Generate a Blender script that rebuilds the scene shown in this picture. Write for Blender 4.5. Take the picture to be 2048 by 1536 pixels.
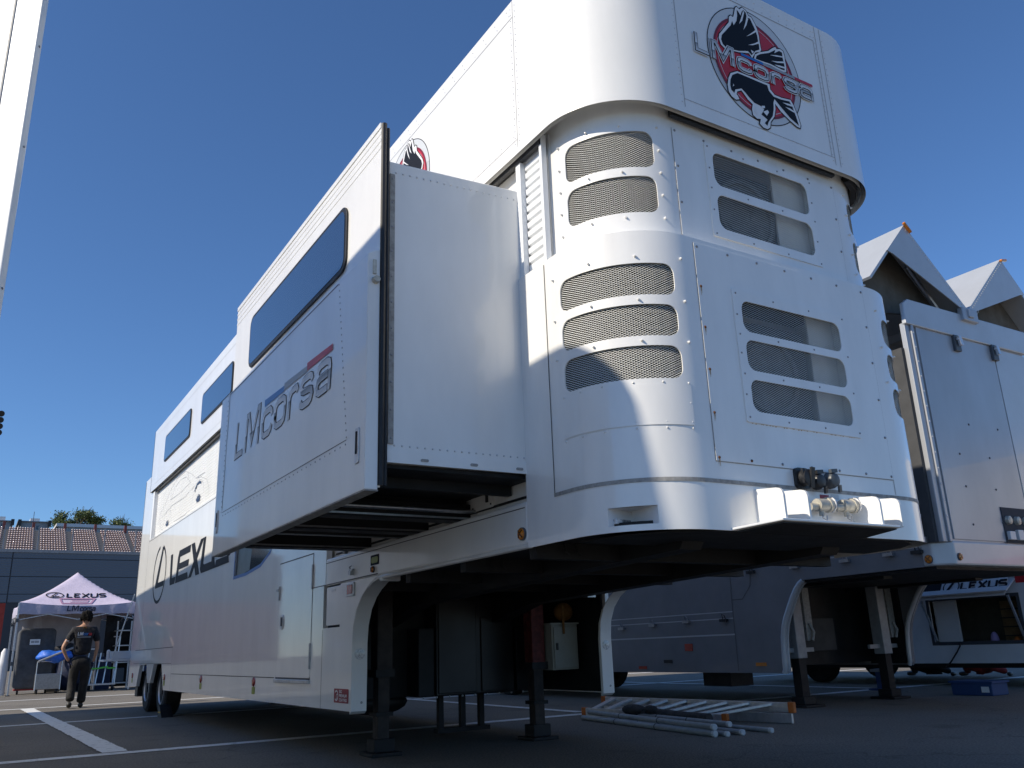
import bpy, bmesh, math, random
from mathutils import Vector, Matrix
from mathutils.geometry import delaunay_2d_cdt

random.seed(7)
PI = math.pi
scene = bpy.context.scene
for _o in list(bpy.data.objects):
    bpy.data.objects.remove(_o)
COL = scene.collection

# ------------------------------------------------------------------ camera
cam_d = bpy.data.cameras.new('camera')
cam = bpy.data.objects.new('camera', cam_d)
COL.objects.link(cam)
cam_d.sensor_width = 36.0
cam_d.lens = 1705.5 / 2048 * 36.0
cam_d.clip_start = 0.05
cam_d.clip_end = 3000
YAW, PITCH, ROLL = 0.56, 0.299, -0.036
_f = Vector((math.sin(YAW) * math.cos(PITCH), math.cos(YAW) * math.cos(PITCH), math.sin(PITCH)))
_r0 = Vector((math.cos(YAW), -math.sin(YAW), 0))
_u0 = _r0.cross(_f)
_r = _r0 * math.cos(ROLL) + _u0 * math.sin(ROLL)
_u = -_r0 * math.sin(ROLL) + _u0 * math.cos(ROLL)
cam.matrix_world = Matrix(((_r.x, _u.x, -_f.x, -2.509), (_r.y, _u.y, -_f.y, -2.994), (_r.z, _u.z, -_f.z, 0.8), (0, 0, 0, 1)))
scene.camera = cam
scene.render.resolution_x = 1024
scene.render.resolution_y = 768

# ------------------------------------------------------------------ sky, sun, exposure
SUN_E = math.radians(37.0)
SUN_A = math.radians(2.0)
SUN = Vector((-math.cos(SUN_E) * math.cos(SUN_A), math.cos(SUN_E) * math.sin(SUN_A), math.sin(SUN_E)))
world = bpy.data.worlds.new('World')
scene.world = world
world.use_nodes = True
wn = world.node_tree.nodes
wl = world.node_tree.links
sky = wn.new('ShaderNodeTexSky')
sky.sky_type = 'NISHITA'
sky.sun_disc = False
sky.sun_elevation = SUN_E
sky.sun_rotation = math.atan2(SUN.x, SUN.y)
sky.altitude = 0
sky.air_density = 1.0
sky.dust_density = 0.0
sky.ozone_density = 10.0
bg = wn['Background']
bg.inputs['Strength'].default_value = 0.078
wl.new(sky.outputs['Color'], bg.inputs['Color'])
sun_d = bpy.data.lights.new('sun', 'SUN')
sun_d.energy = 3.0
sun_d.angle = math.radians(0.55)
sun_d.color = (1.0, 0.90, 0.745)
sun = bpy.data.objects.new('sun', sun_d)
COL.objects.link(sun)
sun.rotation_euler = SUN.to_track_quat('Z', 'Y').to_euler()
sun.location = (-30, 10, 30)
vs = scene.view_settings
vs.view_transform = 'Standard'
vs.look = 'None'
vs.exposure = 0.80
vs.gamma = 1.0
vs.use_curve_mapping = False

# ------------------------------------------------------------------ materials
M = {}


def mat(name, col, rough=0.5, metal=0.0, coat=0.0, noise=0.0, scale=8.0, bump=0.0, bscale=60.0, spec=0.5, dirt=None, emit=0.0, trans=0.0, vstreak=0.0):
    m = bpy.data.materials.new(name)
    m.use_nodes = True
    nt = m.node_tree
    b = nt.nodes['Principled BSDF']
    b.inputs['Base Color'].default_value = (*col, 1)
    b.inputs['Roughness'].default_value = rough
    b.inputs['Metallic'].default_value = metal
    b.inputs['Specular IOR Level'].default_value = spec
    if coat:
        b.inputs['Coat Weight'].default_value = coat
        b.inputs['Coat Roughness'].default_value = 0.04
    if trans:
        b.inputs['Transmission Weight'].default_value = trans
    if emit:
        b.inputs['Emission Color'].default_value = (*col, 1)
        b.inputs['Emission Strength'].default_value = emit
    tc = nt.nodes.new('ShaderNodeTexCoord')
    if noise or dirt:
        mp = nt.nodes.new('ShaderNodeMapping')
        if vstreak:
            mp.inputs['Scale'].default_value = (1, 1, vstreak)
        nt.links.new(tc.outputs['Object'], mp.inputs['Vector'])
        n = nt.nodes.new('ShaderNodeTexNoise')
        n.inputs['Scale'].default_value = scale
        n.inputs['Detail'].default_value = 6
        n.inputs['Roughness'].default_value = 0.62
        nt.links.new(mp.outputs['Vector'], n.inputs['Vector'])
        cr = nt.nodes.new('ShaderNodeValToRGB')
        d = dirt or tuple(c * (1 - noise) for c in col)
        hi = tuple(min(1, c * (1 + noise * (0.25 if dirt else 0.6))) for c in col)
        cr.color_ramp.elements[0].position = 0.30
        cr.color_ramp.elements[0].color = (*d, 1)
        cr.color_ramp.elements[1].position = 0.62 if dirt else 0.7
        cr.color_ramp.elements[1].color = (*hi, 1)
        nt.links.new(n.outputs['Fac'], cr.inputs['Fac'])
        nt.links.new(cr.outputs['Color'], b.inputs['Base Color'])
        mr = nt.nodes.new('ShaderNodeMapRange')
        mr.inputs['To Min'].default_value = min(1, rough * 1.35)
        mr.inputs['To Max'].default_value = rough * 0.8
        nt.links.new(n.outputs['Fac'], mr.inputs['Value'])
        nt.links.new(mr.outputs['Result'], b.inputs['Roughness'])
    if bump:
        n2 = nt.nodes.new('ShaderNodeTexNoise')
        n2.inputs['Scale'].default_value = bscale
        n2.inputs['Detail'].default_value = 3
        nt.links.new(tc.outputs['Object'], n2.inputs['Vector'])
        bp = nt.nodes.new('ShaderNodeBump')
        bp.inputs['Strength'].default_value = bump
        bp.inputs['Distance'].default_value = 0.02
        nt.links.new(n2.outputs['Fac'], bp.inputs['Height'])
        nt.links.new(bp.outputs['Normal'], b.inputs['Normal'])
    M[name] = m
    return m


mat('paint', (0.86, 0.855, 0.825), 0.30, coat=0.8, noise=0.085, scale=2.2, bump=0.035, bscale=1.6, vstreak=0.35)
mat('paint_front', (0.86, 0.855, 0.83), 0.28, coat=0.8, noise=0.095, scale=3.0, bump=0.02, bscale=2.5, vstreak=0.3)
mat('slat_white', (0.82, 0.84, 0.86), 0.35, noise=0.06, scale=3)
mat('trim', (0.34, 0.33, 0.31), 0.55, noise=0.35, scale=30)
mat('seam', (0.10, 0.10, 0.10), 0.7)
mat('seam_light', (0.36, 0.36, 0.36), 0.6)
mat('rust_stain', (0.50, 0.36, 0.22), 0.7, noise=0.3, scale=40)
mat('curtain_dark', (0.05, 0.052, 0.055), 0.7, noise=0.3, scale=3)
mat('rubber', (0.012, 0.012, 0.014), 0.45, noise=0.3, scale=20)
mat('black_metal', (0.007, 0.0075, 0.009), 0.6, noise=0.4, scale=5, bump=0.05, bscale=20)
mat('black_door', (0.010, 0.011, 0.013), 0.4, noise=0.3, scale=3, bump=0.05, bscale=3)
mat('steel', (0.42, 0.43, 0.45), 0.3, metal=0.9, noise=0.2, scale=25)
mat('alu', (0.62, 0.63, 0.65), 0.36, metal=0.75, noise=0.15, scale=18)
mat('rivet', (0.62, 0.63, 0.65), 0.35, metal=0.35)
mat('screw', (0.30, 0.31, 0.33), 0.28, metal=0.9)
mat('screw_rust', (0.16, 0.065, 0.025), 0.6, metal=0.3, noise=0.5, scale=200)
mat('grille', (0.82, 0.82, 0.78), 0.4, metal=0.0)
mat('interior', (0.10, 0.10, 0.08), 0.8, noise=0.3, scale=4)
mat('interior_light', (0.78, 0.79, 0.77), 0.7, noise=0.1, scale=4)
mat('unit_grey', (0.075, 0.077, 0.08), 0.5, noise=0.3, scale=10)
mat('unit_fan', (0.16, 0.16, 0.155), 0.5, noise=0.3, scale=10)
mat('glass', (0.012, 0.02, 0.045), 0.03, coat=1.0, spec=0.8)
mat('glass_dark', (0.02, 0.02, 0.018), 0.08, coat=0.6)
mat('blue_trim', (0.035, 0.13, 0.42), 0.4)
mat('decal_black', (0.008, 0.009, 0.014), 0.6, spec=0.2)
mat('decal_navy', (0.02, 0.025, 0.06), 0.35)
mat('decal_white', (0.80, 0.80, 0.80), 0.35)
mat('decal_grey', (0.33, 0.35, 0.37), 0.35)
mat('decal_light', (0.62, 0.64, 0.65), 0.35)
mat('decal_line', (0.50, 0.52, 0.55), 0.5)
mat('decal_red', (0.52, 0.02, 0.03), 0.35)
mat('decal_darkred', (0.20, 0.012, 0.018), 0.35)
mat('decal_blue', (0.02, 0.16, 0.48), 0.35)
mat('sticker_red', (0.28, 0.012, 0.03), 0.4)
mat('sticker_yellow', (0.55, 0.33, 0.02), 0.4)
mat('sticker_green', (0.30, 0.34, 0.03), 0.45)
mat('amber', (0.62, 0.19, 0.012), 0.25, coat=0.6, noise=0.5, scale=120)
mat('red_lens', (0.42, 0.05, 0.03), 0.25, coat=0.6)
mat('clear_lens', (0.72, 0.72, 0.72), 0.15, coat=0.8, noise=0.5, scale=70)
mat('coupling', (0.55, 0.52, 0.44), 0.45, metal=0.3, noise=0.3, scale=30)
mat('plastic_black', (0.02, 0.02, 0.021), 0.4, noise=0.2, scale=30)
mat('plastic_grey', (0.075, 0.085, 0.095), 0.45)
mat('tyre', (0.016, 0.016, 0.017), 0.75, noise=0.4, scale=14, bump=0.2, bscale=40)
mat('asphalt_dummy', (0.05, 0.05, 0.05), 0.9)
mat('rust_leg', (0.028, 0.020, 0.017), 0.6, noise=0.6, scale=12, dirt=(0.012, 0.010, 0.010))
mat('red_leg', (0.12, 0.016, 0.013), 0.6, noise=0.6, scale=20)
mat('cabinet', (0.30, 0.30, 0.26), 0.5, noise=0.1, scale=6)
mat('strap_yellow', (0.20, 0.085, 0.012), 0.7, noise=0.4, scale=12, bump=0.4, bscale=20)
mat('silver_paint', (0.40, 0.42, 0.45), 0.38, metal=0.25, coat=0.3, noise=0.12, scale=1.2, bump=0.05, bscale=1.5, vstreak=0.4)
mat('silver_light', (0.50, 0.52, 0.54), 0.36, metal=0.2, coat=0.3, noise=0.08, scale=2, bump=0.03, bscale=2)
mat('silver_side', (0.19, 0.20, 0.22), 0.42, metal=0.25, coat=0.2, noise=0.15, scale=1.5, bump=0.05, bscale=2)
mat('wing_inside', (0.13, 0.12, 0.10), 0.8, noise=0.3, scale=5)
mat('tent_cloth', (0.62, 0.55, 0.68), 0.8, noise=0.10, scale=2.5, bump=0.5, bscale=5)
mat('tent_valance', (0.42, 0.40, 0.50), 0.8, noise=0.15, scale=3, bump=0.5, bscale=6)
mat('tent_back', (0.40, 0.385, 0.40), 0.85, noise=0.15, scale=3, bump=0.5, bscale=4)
mat('decal_pink', (0.42, 0.24, 0.36), 0.7)
mat('shirt', (0.012, 0.012, 0.016), 0.75, noise=0.4, scale=9, bump=0.6, bscale=14)
mat('trousers', (0.014, 0.014, 0.014), 0.85, noise=0.4, scale=9, bump=0.8, bscale=11)
mat('skin', (0.46, 0.25, 0.16), 0.55, noise=0.08, scale=20)
mat('hair', (0.008, 0.007, 0.006), 0.75, spec=0.2, noise=0.5, scale=60, bump=0.8, bscale=90)
mat('shoe', (0.025, 0.024, 0.022), 0.5)
mat('navy_cloth', (0.012, 0.016, 0.05), 0.8)
mat('cover_grey', (0.075, 0.078, 0.085), 0.8, noise=0.35, scale=4, bump=0.7, bscale=6)
mat('tarp_blue', (0.02, 0.14, 0.62), 0.5, noise=0.35, scale=7, bump=0.8, bscale=9)
mat('window_shade', (0.075, 0.075, 0.07), 0.3, noise=0.2, scale=6)
mat('tarp_navy', (0.010, 0.018, 0.055), 0.6, noise=0.4, scale=6, bump=0.6, bscale=7)
mat('bag_black', (0.014, 0.014, 0.016), 0.7, noise=0.4, scale=8, bump=0.6, bscale=9)
mat('strap_green', (0.10, 0.50, 0.06), 0.6)
mat('red_wall', (0.36, 0.035, 0.02), 0.6, noise=0.2, scale=2)
mat('red_cloth', (0.30, 0.03, 0.03), 0.8, noise=0.3, scale=8)
mat('seat_brown', (0.26, 0.13, 0.10), 0.5, noise=0.15, scale=10)
mat('seat_glint', (0.80, 0.66, 0.60), 0.18, coat=0.8)  # pale colour standing for sun glints on the brown seats
mat('concrete', (0.30, 0.30, 0.31), 0.85, noise=0.25, scale=3)
mat('dark_gap', (0.05, 0.055, 0.065), 0.9)
mat('building_grey', (0.36, 0.37, 0.38), 0.8, noise=0.1, scale=2)
mat('white_wall', (0.72, 0.72, 0.72), 0.7, noise=0.05, scale=2)
mat('post_red', (0.22, 0.055, 0.04), 0.6)
mat('bark', (0.10, 0.075, 0.055), 0.9, noise=0.4, scale=8)
mat('leaf_a', (0.075, 0.11, 0.03), 0.6, noise=0.3, scale=3)
mat('leaf_b', (0.11, 0.14, 0.035), 0.6, noise=0.3, scale=3)
mat('pole_grey', (0.30, 0.31, 0.32), 0.4, noise=0.2, scale=12)
mat('pole_cap', (0.55, 0.55, 0.55), 0.5)
mat('orange', (0.50, 0.13, 0.02), 0.5, noise=0.2, scale=20)
mat('cloth_dark', (0.03, 0.03, 0.032), 0.8, noise=0.4, scale=12, bump=0.7, bscale=18)
mat('white_box', (0.66, 0.66, 0.67), 0.5, noise=0.06, scale=3)
mat('bulb', (0.5, 0.45, 0.36), 0.6)
mat('wood', (0.34, 0.24, 0.13), 0.6, noise=0.3, scale=8)
mat('blue_box', (0.02, 0.06, 0.18), 0.5)
mat('purple', (0.30, 0.22, 0.42), 0.5)


def asphalt():
    m = bpy.data.materials.new('asphalt')
    m.use_nodes = True
    nt = m.node_tree
    b = nt.nodes['Principled BSDF']
    b.inputs['Roughness'].default_value = 0.9
    b.inputs['Specular IOR Level'].default_value = 0.3
    tc = nt.nodes.new('ShaderNodeTexCoord')
    a = nt.nodes.new('ShaderNodeTexNoise')
    a.inputs['Scale'].default_value = 0.35
    a.inputs['Detail'].default_value = 5
    c = nt.nodes.new('ShaderNodeTexNoise')
    c.inputs['Scale'].default_value = 55
    c.inputs['Detail'].default_value = 5
    v = nt.nodes.new('ShaderNodeTexVoronoi')
    v.inputs['Scale'].default_value = 75
    for n in (a, c, v):
        nt.links.new(tc.outputs['Object'], n.inputs['Vector'])
    r1 = nt.nodes.new('ShaderNodeValToRGB')
    r1.color_ramp.elements[0].position = 0.3
    r1.color_ramp.elements[0].color = (0.142, 0.129, 0.110, 1)
    r1.color_ramp.elements[1].position = 0.75
    r1.color_ramp.elements[1].color = (0.205, 0.188, 0.160, 1)
    nt.links.new(a.outputs['Fac'], r1.inputs['Fac'])
    r2 = nt.nodes.new('ShaderNodeValToRGB')
    r2.color_ramp.elements[0].position = 0.35
    r2.color_ramp.elements[0].color = (0.72, 0.72, 0.72, 1)
    r2.color_ramp.elements[1].position = 0.72
    r2.color_ramp.elements[1].color = (1.5, 1.48, 1.45, 1)
    nt.links.new(c.outputs['Fac'], r2.inputs['Fac'])
    mx = nt.nodes.new('ShaderNodeMix')
    mx.data_type = 'RGBA'
    mx.blend_type = 'MULTIPLY'
    mx.inputs[0].default_value = 1
    nt.links.new(r1.outputs['Color'], mx.inputs[6])
    nt.links.new(r2.outputs['Color'], mx.inputs[7])
    # cracks, oil spots and tyre-darkened patches
    wob = nt.nodes.new('ShaderNodeTexNoise')
    wob.inputs['Scale'].default_value = 2.5
    wob.inputs['Detail'].default_value = 4
    nt.links.new(tc.outputs['Object'], wob.inputs['Vector'])
    av = nt.nodes.new('ShaderNodeVectorMath')
    av.operation = 'MULTIPLY_ADD'
    av.inputs[1].default_value = (0.6, 0.6, 0.6)
    nt.links.new(wob.outputs['Color'], av.inputs[0])
    nt.links.new(tc.outputs['Object'], av.inputs[2])
    ck = nt.nodes.new('ShaderNodeTexVoronoi')
    ck.feature = 'DISTANCE_TO_EDGE'
    ck.inputs['Scale'].default_value = 0.33
    nt.links.new(av.outputs[0], ck.inputs['Vector'])
    cr_ = nt.nodes.new('ShaderNodeMapRange')
    cr_.inputs['From Max'].default_value = 0.006
    cr_.inputs['To Min'].default_value = 0.72
    nt.links.new(ck.outputs['Distance'], cr_.inputs['Value'])
    sp = nt.nodes.new('ShaderNodeTexNoise')
    sp.inputs['Scale'].default_value = 1.7
    sp.inputs['Detail'].default_value = 6
    nt.links.new(tc.outputs['Object'], sp.inputs['Vector'])
    spr = nt.nodes.new('ShaderNodeMapRange')
    spr.inputs['From Min'].default_value = 0.60
    spr.inputs['From Max'].default_value = 0.72
    spr.inputs['To Min'].default_value = 1.0
    spr.inputs['To Max'].default_value = 0.74
    nt.links.new(sp.outputs['Fac'], spr.inputs['Value'])
    ml = nt.nodes.new('ShaderNodeMath')
    ml.operation = 'MULTIPLY'
    nt.links.new(cr_.outputs['Result'], ml.inputs[0])
    nt.links.new(spr.outputs['Result'], ml.inputs[1])
    mx2 = nt.nodes.new('ShaderNodeMix')
    mx2.data_type = 'RGBA'
    mx2.blend_type = 'MULTIPLY'
    mx2.inputs[0].default_value = 1
    nt.links.new(mx.outputs[2], mx2.inputs[6])
    nt.links.new(ml.outputs[0], mx2.inputs[7])
    nt.links.new(mx2.outputs[2], b.inputs['Base Color'])
    bp = nt.nodes.new('ShaderNodeBump')
    bp.inputs['Strength'].default_value = 0.6
    bp.inputs['Distance'].default_value = 0.008
    nt.links.new(v.outputs['Distance'], bp.inputs['Height'])
    nt.links.new(bp.outputs['Normal'], b.inputs['Normal'])
    M['asphalt'] = m


asphalt()


def line_paint():
    m = bpy.data.materials.new('line_paint')
    m.use_nodes = True
    nt = m.node_tree
    b = nt.nodes['Principled BSDF']
    b.inputs['Roughness'].default_value = 0.75
    tc = nt.nodes.new('ShaderNodeTexCoord')
    a = nt.nodes.new('ShaderNodeTexNoise')
    a.inputs['Scale'].default_value = 9
    a.inputs['Detail'].default_value = 9
    a.inputs['Roughness'].default_value = 0.75
    nt.links.new(tc.outputs['Object'], a.inputs['Vector'])
    r = nt.nodes.new('ShaderNodeValToRGB')
    e = r.color_ramp.elements
    e[0].position = 0.30
    e[0].color = (0.09, 0.09, 0.09, 1)
    e[1].position = 0.46
    e[1].color = (0.72, 0.72, 0.69, 1)
    nt.links.new(a.outputs['Fac'], r.inputs['Fac'])
    nt.links.new(r.outputs['Color'], b.inputs['Base Color'])
    M['line_paint'] = m


line_paint()


def corrugated(name, col, freq, axis='Z', strength=0.6):
    m = bpy.data.materials.new(name)
    m.use_nodes = True
    nt = m.node_tree
    b = nt.nodes['Principled BSDF']
    b.inputs['Roughness'].default_value = 0.55
    b.inputs['Base Color'].default_value = (*col, 1)
    tc = nt.nodes.new('ShaderNodeTexCoord')
    w = nt.nodes.new('ShaderNodeTexWave')
    w.bands_direction = axis
    w.inputs['Scale'].default_value = freq
    nt.links.new(tc.outputs['Object'], w.inputs['Vector'])
    bp = nt.nodes.new('ShaderNodeBump')
    bp.inputs['Strength'].default_value = strength
    bp.inputs['Distance'].default_value = 0.03
    nt.links.new(w.outputs['Fac'], bp.inputs['Height'])
    nt.links.new(bp.outputs['Normal'], b.inputs['Normal'])
    M[name] = m


corrugated('wall_sheet', (0.115, 0.135, 0.165), 0.9)


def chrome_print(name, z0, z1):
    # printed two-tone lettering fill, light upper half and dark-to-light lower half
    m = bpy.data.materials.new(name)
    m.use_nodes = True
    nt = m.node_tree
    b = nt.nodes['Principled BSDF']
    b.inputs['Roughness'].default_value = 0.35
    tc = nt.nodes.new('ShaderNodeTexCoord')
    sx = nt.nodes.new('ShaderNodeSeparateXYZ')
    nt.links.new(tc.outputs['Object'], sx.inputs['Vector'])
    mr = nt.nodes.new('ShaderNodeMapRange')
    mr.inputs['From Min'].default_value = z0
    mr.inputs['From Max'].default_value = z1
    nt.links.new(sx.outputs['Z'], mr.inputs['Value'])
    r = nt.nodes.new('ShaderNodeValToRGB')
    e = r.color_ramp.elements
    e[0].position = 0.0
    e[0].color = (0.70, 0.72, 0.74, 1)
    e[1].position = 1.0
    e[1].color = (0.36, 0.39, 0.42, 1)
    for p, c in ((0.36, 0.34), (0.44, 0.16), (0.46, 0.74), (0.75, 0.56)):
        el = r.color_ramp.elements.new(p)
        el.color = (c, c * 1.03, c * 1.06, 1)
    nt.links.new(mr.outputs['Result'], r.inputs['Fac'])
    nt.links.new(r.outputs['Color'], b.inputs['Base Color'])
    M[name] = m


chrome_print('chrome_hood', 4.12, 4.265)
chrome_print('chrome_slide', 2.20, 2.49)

# ------------------------------------------------------------------ helpers
def frame(d):
    d = d.normalized()
    a = Vector((0, 0, 1)) if abs(d.z) < 0.9 else Vector((1, 0, 0))
    x = d.cross(a).normalized()
    return x, d.cross(x).normalized()


class MB:
    """collects simple shapes and links them as ONE mesh object"""

    def __init__(s):
        s.v = []
        s.f = []
        s.n = None

    def add(s, vs_, fs):
        k = len(s.v)
        s.v += [tuple(p) for p in vs_]
        s.f += [tuple(i + k for i in f) for f in fs]
        return s

    def hexa(s, p):
        return s.add(p, [(0, 3, 2, 1), (4, 5, 6, 7), (0, 1, 5, 4), (1, 2, 6, 5), (2, 3, 7, 6), (3, 0, 4, 7)])

    def box(s, x0, x1, y0, y1, z0, z1):
        return s.hexa([(x0, y0, z0), (x1, y0, z0), (x1, y1, z0), (x0, y1, z0), (x0, y0, z1), (x1, y0, z1), (x1, y1, z1), (x0, y1, z1)])

    def bar(s, a, b, w, h, up=(0, 0, 1)):
        a, b = Vector(a), Vector(b)
        d = (b - a).normalized()
        u = Vector(up)
        x = d.cross(u)
        if x.length < 1e-4:
            x = d.cross(Vector((0, 1, 0)))
        x.normalize()
        u = x.cross(d).normalized()
        P = []
        for c in (a, b):
            P += [c - x * w / 2 - u * h / 2, c + x * w / 2 - u * h / 2, c + x * w / 2 + u * h / 2, c - x * w / 2 + u * h / 2]
        return s.hexa(P)

    def tube(s, pts, r, n=8, closed=False):
        pts = [Vector(p) for p in pts]
        m = len(pts)
        R = r if isinstance(r, (list, tuple)) else [r] * m
        rings = []
        px = None
        for i, p in enumerate(pts):
            if closed:
                d = pts[(i + 1) % m] - pts[i - 1]
            else:
                d = pts[min(i + 1, m - 1)] - pts[max(i - 1, 0)]
            x, y = frame(d)
            if px is not None:
                dn = d.normalized()
                x = (px - dn * px.dot(dn)).normalized()
                y = dn.cross(x)
            px = x
            rings.append([p + (x * math.cos(2 * PI * k / n) + y * math.sin(2 * PI * k / n)) * R[i] for k in range(n)])
        vs_ = [q for rg in rings for q in rg]
        fs = []
        for i in range(m if closed else m - 1):
            j = (i + 1) % m
            for k in range(n):
                fs.append((i * n + k, i * n + (k + 1) % n, j * n + (k + 1) % n, j * n + k))
        if not closed:
            fs.append(tuple(range(n))[::-1])
            fs.append(tuple((m - 1) * n + k for k in range(n)))
        return s.add(vs_, fs)

    def prism(s, poly, vec):
        n = len(poly)
        vec = Vector(vec)
        a = [Vector(p) for p in poly]
        b = [p + vec for p in a]
        fs = [tuple(range(n))[::-1], tuple(range(n, 2 * n))]
        fs += [(i, (i + 1) % n, n + (i + 1) % n, n + i) for i in range(n)]
        return s.add(a + b, fs)

    def sheet(s, poly):
        return s.add(poly, [tuple(range(len(poly)))])

    def lathe(s, c, axis, prof, n=16):
        # prof: (distance along axis, radius)
        c = Vector(c)
        axis = Vector(axis).normalized()
        x, y = frame(axis)
        vs_ = []
        for d, r in prof:
            for k in range(n):
                t = 2 * PI * k / n
                vs_.append(c + axis * d + (x * math.cos(t) + y * math.sin(t)) * r)
        fs = []
        for i in range(len(prof) - 1):
            for k in range(n):
                fs.append((i * n + k, i * n + (k + 1) % n, (i + 1) * n + (k + 1) % n, (i + 1) * n + k))
        fs.append(tuple(range(n))[::-1])
        fs.append(tuple((len(prof) - 1) * n + k for k in range(n)))
        return s.add(vs_, fs)

    def stud(s, c, nrm, r, h, n=6):
        return s.lathe(c, nrm, [(-0.002, r), (h * 0.5, r * 0.9), (h, r * 0.45)], n)

    def ball(s, c, r, n=8, m=6, sc=(1, 1, 1)):
        vs_ = []
        for i in range(1, m):
            t = PI * i / m
            for k in range(n):
                a = 2 * PI * k / n
                vs_.append((c[0] + sc[0] * r * math.sin(t) * math.cos(a), c[1] + sc[1] * r * math.sin(t) * math.sin(a), c[2] + sc[2] * r * math.cos(t)))
        vs_ += [(c[0], c[1], c[2] + r * sc[2]), (c[0], c[1], c[2] - r * sc[2])]
        fs = []
        for i in range(m - 2):
            for k in range(n):
                fs.append((i * n + k, i * n + (k + 1) % n, (i + 1) * n + (k + 1) % n, (i + 1) * n + k))
        T = (m - 1) * n
        for k in range(n):
            fs.append((T, (k + 1) % n, k))
            fs.append((T + 1, (m - 2) * n + k, (m - 2) * n + (k + 1) % n))
        return s.add(vs_, fs)

    def build(s, name, material, parent=None, smooth=False, bevel=0.0, segs=2, fixn=True):
        me = bpy.data.meshes.new(name)
        me.from_pydata(s.v, [], s.f)
        if fixn and s.n is None:
            bm = bmesh.new()
            bm.from_mesh(me)
            bmesh.ops.recalc_face_normals(bm, faces=bm.faces)
            bm.to_mesh(me)
            bm.free()
        me.update()
        if smooth or s.n is not None:
            me.polygons.foreach_set('use_smooth', [True] * len(me.polygons))
        if s.n is not None:
            me.normals_split_custom_set_from_vertices(s.n)
        me.materials.append(M[material])
        ob = bpy.data.objects.new(name, me)
        COL.objects.link(ob)
        if smooth and s.n is None and smooth != 'full':
            md = ob.modifiers.new('edge', 'EDGE_SPLIT')
            md.split_angle = math.radians(38)
        if bevel:
            b = ob.modifiers.new('bevel', 'BEVEL')
            b.width = bevel
            b.segments = segs
            b.limit_method = 'ANGLE'
            b.angle_limit = math.radians(35)
            b.harden_normals = False
        if name in ('panel_seam', 'body_seam', 'door_gap', 'shutter_gasket', 'flank_seam', 'sticker_text', 'lens_rib', 'lamp_lens', 'plate_bolts', 'wheel_nuts', 'strip_screws', 'edge_screws', 'truss_bar', 'car_mural', 'mural_wheels', 'eagle_feathers', 'ring_light', 'hair_locks', 'label_print', 'curtain_rail', 'hose_clip'):
            ob['kind'] = 'stuff'
        if parent is not None:
            ob.parent = parent
            if parent.type == 'EMPTY':
                ob.location = -parent.location
        return ob


def thing(name, label, cat, loc=(0, 0, 0), group=None):
    o = bpy.data.objects.new(name, None)
    COL.objects.link(o)
    o.location = loc
    o.empty_display_size = 0.2
    o['label'] = label
    o['category'] = cat
    if group:
        o['group'] = group
    return o


def tag(o, label, cat, group=None):
    o['label'] = label
    o['category'] = cat
    if group:
        o['group'] = group
    return o


def stuff(o):
    o['kind'] = 'stuff'
    return o


def inside(p, loop):
    x, y = p
    r = False
    j = len(loop) - 1
    for i in range(len(loop)):
        xi, yi = loop[i]
        xj, yj = loop[j]
        if (yi > y) != (yj > y) and x < (xj - xi) * (y - yi) / (yj - yi) + xi:
            r = not r
        j = i
    return r


def rrect(a0, a1, b0, b1, r, n=6):
    pts = []
    for (ca, cb, t0) in ((a1 - r, b1 - r, 0), (a0 + r, b1 - r, 90), (a0 + r, b0 + r, 180), (a1 - r, b0 + r, 270)):
        for k in range(n + 1):
            t = math.radians(t0 + 90 * k / n)
            pts.append((ca + r * math.cos(t), cb + r * math.sin(t)))
    return pts


def cdt(outer, holes, vlines=(), z0=0, z1=1):
    V = []
    E_ = []

    def loop(l):
        k = len(V)
        V.extend(Vector(p) for p in l)
        E_.extend((k + i, k + (i + 1) % len(l)) for i in range(len(l)))
    loop(outer)
    for h in holes:
        loop(h)
    for a in vlines:
        k = len(V)
        V.extend([Vector((a, z0)), Vector((a, z1))])
        E_.append((k, k + 1))
    r = delaunay_2d_cdt(V, E_, [], 0, 1e-5)
    vv, ff = r[0], r[2]
    keep = []
    for f in ff:
        c = sum((vv[i] for i in f), Vector((0, 0))) / len(f)
        if not inside(c, outer) or any(inside(c, h) for h in holes):
            continue
        keep.append(tuple(f))
    return [tuple(p) for p in vv], keep


def surface(fn, outer, holes=(), vlines=(), z0=0, z1=1, depth=0.02, rim_outer=True):
    """sheet on a developable surface fn(s,z)->(pos,normal) with real openings and rims of the given depth"""
    mb = MB()
    vv, ff = cdt(outer, list(holes), vlines, z0, z1)
    P, N = [], []
    for (a, b) in vv:
        p, n = fn(a, b)
        P.append(p)
        N.append(n)
    out = []
    for f in ff:
        a, b, c = (Vector(P[i]) for i in f[:3])
        nn = (b - a).cross(c - a)
        ave = Vector(N[f[0]])
        out.append(f if nn.dot(ave) > 0 else f[::-1])
    mb.add(P, out)
    norms = list(N)
    loops = list(holes) + ([outer] if rim_outer else [])
    for h in loops:
        m = len(h)
        for i in range(m):
            q = [fn(*h[i]), fn(*h[(i + 1) % m])]
            A, B = Vector(q[0][0]), Vector(q[1][0])
            na, nb = Vector(q[0][1]), Vector(q[1][1])
            k = len(mb.v)
            mb.v += [tuple(A), tuple(B), tuple(B - nb * depth), tuple(A - na * depth)]
            mb.f.append((k, k + 1, k + 2, k + 3))
            fnn = (B - A).cross(-na)
            fnn.normalize()
            norms += [tuple(fnn)] * 4
    # back sheet
    k = len(mb.v)
    mb.v += [tuple(Vector(P[i]) - Vector(N[i]) * depth) for i in range(len(P))]
    mb.f += [tuple(i + k for i in f[::-1]) for f in out]
    norms += [tuple(-Vector(n)) for n in N]
    mb.n = norms
    return mb


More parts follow.
